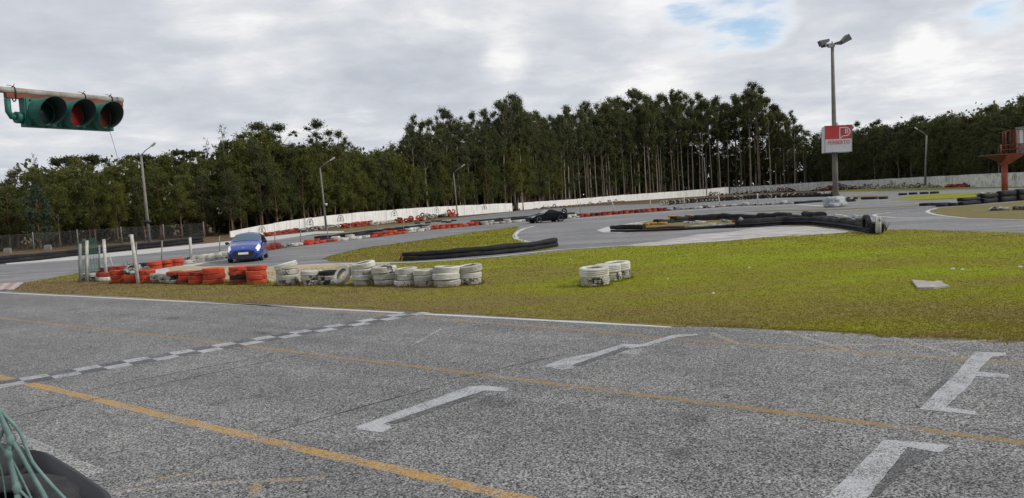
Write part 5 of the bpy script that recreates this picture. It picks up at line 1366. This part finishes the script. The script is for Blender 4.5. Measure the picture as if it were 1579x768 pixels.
def make_pine(seed, H=11):
    r_ = random.Random(seed); rs = np.random.default_rng(seed); clumps, limbs = [], []
    for i in range(15):
        a = i * 2.4; q = r_.uniform(.2, 2.4); cr = r_.uniform(.6, 1.1)
        c = (q * math.cos(a), q * math.sin(a), H - .6 - .12 * q * q + r_.uniform(-.3, .3), cr, cr, cr * .45); clumps.append(c); limbs.append((H * .72 + r_.random() * 1.2, c[:3]))
    for i in range(4):
        a = i * 1.7; c = (1.2 * math.cos(a), 1.2 * math.sin(a), H * r_.uniform(.68, .8), .6, .6, .35); clumps.append(c); limbs.append((H * .62, c[:3]))
    t = thing('stone_pine', 'tree', 'tree'); trunk_mb(H, .18, .93, (r_.uniform(-.4, .4), 0), limbs, seed).build('trunk', M_bark_red, t)
    V, F = leaf_arrays(clumps, 2600, (.22, .4), (.10, .18), .0, rs); link('crown', arr_mesh('crown', V, F, L_pine), t); t['H'] = H; return t

def make_euc(name, H, r0, z0, spread, nl, cl, n_leaf, Lr, Wr, leafm, barkm, seed, rise=1.0, round_top=1.0):
    """straight trunk, ascending limbs that each carry a few separate rounded leaf masses, open rounded top"""
    r_ = random.Random(seed); rs = np.random.default_rng(seed); clumps, limbs = [], []
    lean = (r_.uniform(-.03, .03) * H, r_.uniform(-.03, .03) * H)
    for i in range(nl):
        u = (i + r_.uniform(0, .8)) / nl; zb = H * (z0 + (.86 - z0) * u); a = i * 2.4 + r_.uniform(-.6, .6)
        ln = spread * (1 - .60 * u) * r_.uniform(.55, 1.25) * (.75 + .5 * min(1, u * 3))
        lx, ly = lean[0] * (zb / H) ** 2, lean[1] * (zb / H) ** 2
        tip = (lx + ln * math.cos(a), ly + ln * math.sin(a), zb + ln * rise * r_.uniform(.6, 1.3))
        c = cl * r_.uniform(.70, 1.25) * (1 - .25 * u)
        clumps.append((*tip, c, c, c * r_.uniform(.85, 1.35)))
        for k in range(r_.choice((1, 2, 2))):
            f = r_.uniform(.45, 1.05); c2 = c * r_.uniform(.45, .8)
            clumps.append((lx + f * ln * math.cos(a) + r_.uniform(-.6, .6) * cl, ly + f * ln * math.sin(a) + r_.uniform(-.6, .6) * cl, zb + (tip[2] - zb) * f + r_.uniform(-1.1, .5) * cl, c2, c2, c2 * 1.15))
        limbs.append((max(.3, zb - ln * .35), tip))
    for k in range(4):
        c = cl * r_.uniform(.65, .95) * round_top; q = cl * r_.uniform(.1, .65); a = k * 1.9 + r_.random()
        clumps.append((lean[0] + q * math.cos(a), lean[1] + q * math.sin(a), H - c * .9 - k * cl * r_.uniform(.25, .55), c, c, c * r_.uniform(.85, 1.15)))
    t = thing(name, 'tree', 'tree'); trunk_mb(H, r0, .95, lean, limbs, seed).build('trunk', barkm, t)
    V, F = leaf_arrays(clumps, n_leaf, Lr, Wr, .7, rs); link('crown', arr_mesh('crown', V, F, leafm), t); t['H'] = H; return t
P_tall = [make_euc('eucalyptus_tree', 24, .21, (.50, .58, .46, .62, .52, .56, .48, .60)[s], (3.0, 2.3, 3.4, 2.6, 2.8, 2.1, 3.2, 2.4)[s], (11, 9, 13, 9, 12, 8, 12, 10)[s], (1.15, 1.0, 1.3, 1.1, 1.05, .95, 1.2, 1.05)[s], (6200, 4800, 7400, 5000, 6400, 4400, 6800, 5400)[s],
                   (.24, .54), (.09, .17), L_euc, (M_bark, M_bark_pale, M_bark)[s % 3], 100 + s) for s in range(8)]
P_young = [make_euc('young_eucalyptus', 11, .11, .20, (1.7, 2.1, 1.5, 1.9, 1.8)[s], 26, .78, 9500, (.15, .32), (.06, .12), (L_young, L_young, L_euc)[s % 3], M_bark_red, 200 + s, .8, 1.0) for s in range(5)]
P_leafy = [make_euc('leafy_eucalyptus', 15, .16, .15, (2.3, 2.7, 2.0, 2.5)[s], 26, 1.05, 9500, (.22, .46), (.09, .17), (L_dark, L_euc)[s % 2], M_bark, 300 + s, .8, 1.0) for s in range(4)]
P_sparse = [make_tree('bare_poplar', 14, .10, 5.5, .9, 26, .55, 700, (.14, .3), (.05, .10), L_sparse, M_bark, 400 + s, (0, 0), 1.2, 'column') for s in range(2)]
P_blue = [make_tree('blue_gum', 7, .09, 1.0, 1.7, 30, .75, 3400, (.2, .36), (.12, .2), L_blue, M_bark_red, 500, (0, 0), 1.0, 'oval')]
P_pine = [make_pine(600 + s) for s in range(3)]

OUTL = [(-200, 262), (0, 266), (30, 263), (60, 250), (100, 246), (150, 242), (200, 243), (240, 240), (290, 238), (330, 225), (350, 212), (400, 204), (440, 206), (490, 208), (520, 214), (560, 226), (600, 224), (622, 206), (640, 182), (665, 180), (690, 166),
        (720, 178), (745, 172), (775, 155), (800, 143), (830, 165), (850, 176), (870, 170), (890, 158), (910, 156), (940, 154), (985, 137), (1010, 148), (1030, 138), (1060, 140), (1090, 147), (1130, 140), (1166, 126), (1190, 140), (1212, 152), (1236, 182), (1250, 205),
        (1300, 192), (1350, 186), (1400, 179), (1450, 172), (1500, 166), (1530, 152), (1579, 142), (1800, 120)]
def outl(x): return float(np.interp(x, [a for a, b in OUTL], [b for a, b in OUTL]))
EDGE = [(-160, 76), (0, 84), (120, 88), (221, 91), (302, 94), (350, 96), (400, 99), (497, 110), (560, 119), (640, 131), (701, 143), (790, 160), (880, 196), (962, 216), (1045, 230), (1124, 236), (1190, 232), (1262, 220), (1330, 198), (1400, 171), (1490, 140), (1579, 118), (1720, 96)]
EP = [wpt(a, b) for a, b in EDGE]
def edge_rows(x_lo, x_hi, off, step, jit):
    """positions along the wood's edge, pushed back by off"""
    for p in resample(EP, step):
        d = Vector((p.x, p.y, 0)).normalized()
        q = p + d * (off + random.uniform(-jit, jit)) + Vector((random.uniform(-jit, jit), 0, 0)); x = proj((q.x, q.y, 2.5))[0]
        if x_lo <= x < x_hi: yield q, x
def height_at(q, x, f=1.0):
    ty = outl(x); return max(3.0, AT(x, ty, q.y).z * f)
used = set()
def plant(protos, q, H, label, group, wide=1.0):
    pr = random.choice(protos); s = H / pr['H']; sx = s * wide * random.uniform(.9, 1.12)
    if pr['H'] == 24: sx = max(sx, .8)
    dup(pr, (q.x, q.y, 0), random.uniform(0, 6.28), (sx, sx, s), label, group)
n_tree = 0
# left wood
lbl = 'young leafy eucalyptus tree in the dense wood behind the left fence'; grp = 'young eucalyptus trees of the left wood'
for off, step, f0, f1 in ((0.0, 2.5, .62, .92), (3.2, 2.5, .84, 1.02), (6.5, 2.8, .88, 1.06)):
    for q, x in edge_rows(-110, 622, off, step, .8):
        plant(P_young, q, height_at(q, x, random.uniform(f0, f1)), lbl, grp, 1.12); n_tree += 1
# middle wood: tall front trees with bare trunks
lbl = 'tall slender eucalyptus with bare trunk in the wood behind the wall'; grp = 'tall eucalyptus trees of the middle wood'
for off, step, f0, f1 in ((0.0, 3.3, .76, 1.0), (4.5, 3.3, .84, 1.03), (9.0, 4.2, .84, 1.02)):
    for q, x in edge_rows(628, 1246, off, step, 1.2):
        plant(P_tall, q, height_at(q, x, random.uniform(f0, f1)), lbl, grp); n_tree += 1
lbl = 'shorter leafy eucalyptus standing low among the tall bare trunks'; grp = 'low leafy trees among the tall trunks'
for q, x in edge_rows(600, 1250, 7.0, 5.0, 1.5):
    plant(P_leafy, q, height_at(q, x, random.uniform(.48, .68)), lbl, grp, 1.25); n_tree += 1
lbl = 'olive green young eucalyptus before the left half of the tall wood'; grp = 'young trees before the tall wood'
for q, x in edge_rows(622, 860, -.5, 3.4, 1.0):
    plant(P_young, q, height_at(q, x, random.uniform(.42, .64)), lbl, grp, 1.0); n_tree += 1
# right wood
lbl = 'dark leafy eucalyptus in the wood behind the right hand wall'; grp = 'leafy trees of the right wood'
for off, step, f0, f1 in ((1.0, 4.6, .62, .86), (5.5, 4.6, .82, 1.0), (10.0, 6.5, .86, 1.04)):
    for q, x in edge_rows(1246, 1640, off, step, 1.2):
        plant(P_leafy + P_tall[:1], q, height_at(q, x, random.uniform(f0, f1)), lbl, grp, 1.05); n_tree += 1
# singled out trees
def one(protos, px, top, Y, label, wide=1.0):
    q = wpt(px, Y); H = AT(px, top, Y).z; pr = random.choice(protos); s = H / pr['H']
    dup(pr, (q.x, q.y, 0), random.uniform(0, 6.28), (s * wide, s * wide, s), label)
one(P_sparse, 350, 189, 99, 'thin grey nearly bare tree rising above the left wood', 1.0)
one(P_sparse, 325, 211, 100, 'faint small bare treetop left of the grey thin tree', .8)
one(P_sparse, 57, 234, 92, 'wispy thin treetop near the left end of the wood', .8)
one(P_pine, 105, 238, 99, 'umbrella pine sticking out left below the traffic light', .8)
one(P_pine, 142, 236, 98, 'broad round topped pine below the traffic light', 1.05)
one(P_pine, 216, 235, 99, 'flat topped pine behind the tallest lamp post', 1.0)
one(P_pine, 250, 237, 99, 'flat topped pine just right of the tallest lamp post', 1.0)
one(P_pine, 290, 226, 99, 'ragged pine with airy crown over the left wood', 1.0)
one(P_pine, 372, 212, 104, 'airy pine crown right of the grey thin tree', .9)
one(P_tall, 410, 186, 108, 'gappy eucalyptus with forked top above the arch wall', 2.0)
one(P_tall, 446, 187, 108, 'round headed eucalyptus left of the lamp with floodlight', 1.7)
one(P_tall, 492, 182, 112, 'thin airy eucalyptus directly above the lamp with floodlight', 1.5)
one(P_tall, 524, 200, 116, 'small dark topped eucalyptus right of the second lamp', 1.1)
one(P_tall, 640, 176, 140, 'pointed eucalyptus at the left end of the tall wood', 1.1)
one(P_tall, 690, 163, 150, 'dark pointed eucalyptus above the slim lamp post', .95)
one(P_tall, 798, 141, 168, 'full crowned eucalyptus towering over the wall gap', 1.15)
one(P_tall, 985, 134, 226, 'dark narrow eucalyptus standing proud over the middle wood', .9)
one([P_tall[1]], 1167, 123, 238, 'tallest eucalyptus with long pale trunk left of the mast', 1.0)
one(P_blue, 55, 285, 82, 'bluish green gum tree before the left wood')
for pr in P_tall + P_young + P_leafy + P_sparse + P_pine + P_blue: drop(pr)
# the deep wood behind: one mass of leaves and stems
cl = []; stems = MB()
for off, step in ((13.0, 4.0), (18.0, 4.5), (24.0, 5.0)):
    for q, x in edge_rows(-150, 1680, off, step, 1.2):
        H = height_at(q, x, random.uniform(.55, .75) if 620 < x < 1246 else random.uniform(.75, .95))
        for i in range(7):
            u = (i + .6) / 7.2; cr = 2.4 if H > 9 else 1.7
            cl.append((q.x + random.uniform(-1.2, 1.2), q.y + random.uniform(-1, 1), H * u - .3, cr * random.uniform(.7, 1.1), cr * .8, cr * random.uniform(.7, 1.0)))
        stems.tube([(q.x, q.y, 0), (q.x + random.uniform(-.3, .3), q.y, H * .9)], [.14, .04], 5)
for off in (12.0, 15.0, 20.0):
    for q, x in edge_rows(-150, 1680, off, 2.2, 1.0):
        cl.append((q.x, q.y, random.uniform(.5, 4.5), 1.7, 1.4, 1.9))
        if 622 < x < 1250:
            for zz_ in (random.uniform(3, 6), random.uniform(6, 10), random.uniform(9, 13)): cl.append((q.x + random.uniform(-1, 1), q.y + random.uniform(0, 2), zz_, 2.0, 1.4, 2.0))
V, F = leaf_arrays(cl, 330000, (.5, 1.0), (.32, .55), .3, np.random.default_rng(5))
b = len(V); me = bpy.data.meshes.new('forest')
sv = np.array(stems.v); me.from_pydata([tuple(v) for v in V] + [tuple(v) for v in sv], [], [tuple(f) for f in F] + [tuple(i + b for i in f) for f in stems.f])
me.materials.append(L_dark); me.materials.append(M_bark_red); me.polygons.foreach_set('material_index', [0] * len(F) + [1] * len(stems.f)); me.update()
tag(link('forest', me), 'dark deep wood filling the gaps behind the rows of trees', 'forest', kind='stuff')
# scrub at the foot of the wood
cl = []
for q, x in edge_rows(-150, 1680, -1.5, 1.5, 1.0):
    if random.random() < .75: s = random.uniform(.25, .6); cl.append((q.x, q.y, s * .4, s * 1.4, s, s))
V, F = leaf_arrays(cl, 16000, (.2, .4), (.08, .16), -.3, np.random.default_rng(6))
tag(link('undergrowth', arr_mesh('undergrowth', V, F, leaf_mat('dry_scrub', (0.05, 0.036, 0.016), (0.12, 0.09, 0.04)))), 'low brown scrub along the foot of the wood', 'undergrowth', kind='stuff')
# little weeds at the island end
q = thing('weed_plant', 'small dry weed at the right end of the middle island', 'weed', G(1366, 357)); mbx = MB()
for i in range(16):
    a = random.random() * 6.28; l = random.uniform(.25, .6); mbx.tube([(0, 0, 0), (math.cos(a) * l * .25, math.sin(a) * l * .25, l * .6), (math.cos(a) * l * .5, math.sin(a) * l * .5, l)], [.012, .010, .004], 4)
mbx.build('stems', simple('dry_weed', (0.10, 0.075, 0.03), (0.06, 0.06, 0.02), 8), q)

# ------------------------------------------------------------------ sky and sun
SUN_EL, SUN_AZ = math.radians(34), math.radians(105)        # azimuth clockwise from +Y: sun to the right, slightly behind
wd = bpy.data.worlds.new('World'); scene.world = wd; wd.use_nodes = True
nt = NT(wd.node_tree); nt.n.clear()
sky = nt.add('ShaderNodeTexSky', sky_type='NISHITA'); sky.sun_disc = False; sky.sun_elevation = SUN_EL; sky.sun_rotation = SUN_AZ; sky.air_density = 1.0; sky.dust_density = 0.6
b1 = nt.add('ShaderNodeBackground'); nt.l.new(sky.outputs[0], b1.inputs['Color']); b1.inputs['Strength'].default_value = 0.15
g = nt.add('ShaderNodeTexCoord').outputs['Generated']
sx = nt.add('ShaderNodeSeparateXYZ'); nt.l.new(g, sx.inputs[0])
zz = nt.math('ADD', nt.math('MAXIMUM', sx.outputs['Z'], 0.0), 0.16)
cx = nt.add('ShaderNodeCombineXYZ'); nt.l.new(nt.math('DIVIDE', sx.outputs['X'], zz), cx.inputs[0]); nt.l.new(nt.math('DIVIDE', sx.outputs['Y'], zz), cx.inputs[1])
uv = cx.outputs[0]
n1 = nt.noise(uv, 1.0, 9, 0.58, 0.3); n2 = nt.noise(nt.vmath('ADD', uv, (3.7, 1.9, 0)), 1.3, 8, 0.55, 0.2); n3 = nt.noise(uv, 3.6, 8, 0.62, 0.25)
def hole(px, py, k):
    d = ray(px, py).normalized(); dt = nt.vmath('DOT_PRODUCT', nt.vmath('NORMALIZE', g, (0, 0, 0)), tuple(d)); return nt.smooth(dt, math.cos(math.radians(k)), 1.0)
cov = nt.math('ADD', nt.math('ADD', nt.math('MULTIPLY', n1, 0.8), 0.105), nt.math('MULTIPLY', n3, 0.40))
for px, py, k, a in ((1020, 26, 3.8, .10), (1080, 26, 3.4, .09), (1150, 30, 3.8, .11), (1400, 30, 3.5, .06), (1190, 36, 3.0, .075), (950, 42, 3.0, .075), (1480, 18, 3.2, .08), (1530, 12, 3.2, .08), (1580, 6, 3.5, .09), (590, 205, 3.5, .06), (1240, 190, 3.5, .06), (30, 240, 4, .06)):
    cov = nt.math('SUBTRACT', cov, nt.math('MULTIPLY', hole(px, py, k), a))
mask = nt.smooth(cov, 0.40, 0.585)
sh = nt.math('ADD', nt.math('MULTIPLY', n2, 0.66), nt.math('MULTIPLY', n3, 0.34))
for px, py, k, a in ((780, 95, 2.2, .12), (390, 102, 3, .08), (470, 104, 3, .06), (340, 5, 5, .08), (1410, 64, 1.6, .10), (1445, 60, 1.6, .10), (1030, 80, 6, .03), (40, 245, 5, .06), (1350, 130, 8, .04), (120, 215, 10, -.04), (420, 60, 12, -.03), (640, 165, 8, -.04)):
    sh = nt.math('ADD', sh, nt.math('MULTIPLY', hole(px, py, k), a))
ccol = nt.ramp(sh, [(0.34, (0.47, 0.50, 0.555)), (0.46, (0.555, 0.585, 0.64)), (0.55, (0.66, 0.675, 0.705)), (0.66, (0.86, 0.855, 0.855))])
# edges of the holes catch more light
thin = nt.smooth(cov, 0.64, 0.50)
ccol = nt.mix(nt.math('MULTIPLY', thin, 0.55), ccol, (0.90, 0.905, 0.92))
b2 = nt.add('ShaderNodeBackground'); nt.put(b2.inputs['Color'], ccol); b2.inputs['Strength'].default_value = 1.0
mx = nt.add('ShaderNodeMixShader'); nt.l.new(mask, mx.inputs[0]); nt.l.new(b1.outputs[0], mx.inputs[1]); nt.l.new(b2.outputs[0], mx.inputs[2])
wo = nt.add('ShaderNodeOutputWorld'); nt.l.new(mx.outputs[0], wo.inputs['Surface'])
sun = bpy.data.lights.new('sun', 'SUN'); sun.energy = 2.1; sun.angle = math.radians(8); sun.color = (1.0, 0.95, 0.87)
so = bpy.data.objects.new('sun', sun); COL.objects.link(so)
sd_ = Vector((math.sin(SUN_AZ) * math.cos(SUN_EL), math.cos(SUN_AZ) * math.cos(SUN_EL), math.sin(SUN_EL)))
so.rotation_euler = sd_.to_track_quat('Z', 'Y').to_euler(); so.location = (0, 0, 60)

scene.view_settings.view_transform = 'Standard'; scene.view_settings.look = 'None'; scene.view_settings.exposure = 0.15; scene.view_settings.gamma = 1
scene.cycles.use_denoising = True; scene.cycles.max_bounces = 6; scene.cycles.diffuse_bounces = 3; scene.cycles.glossy_bounces = 3; scene.cycles.transparent_max_bounces = 8
scene.cycles.use_adaptive_sampling = True; scene.cycles.adaptive_threshold = 0.015
print('TREES', n_tree, 'TYRES', len([o for o in scene.objects if o.name.startswith('tyre') and o.type == 'MESH']))
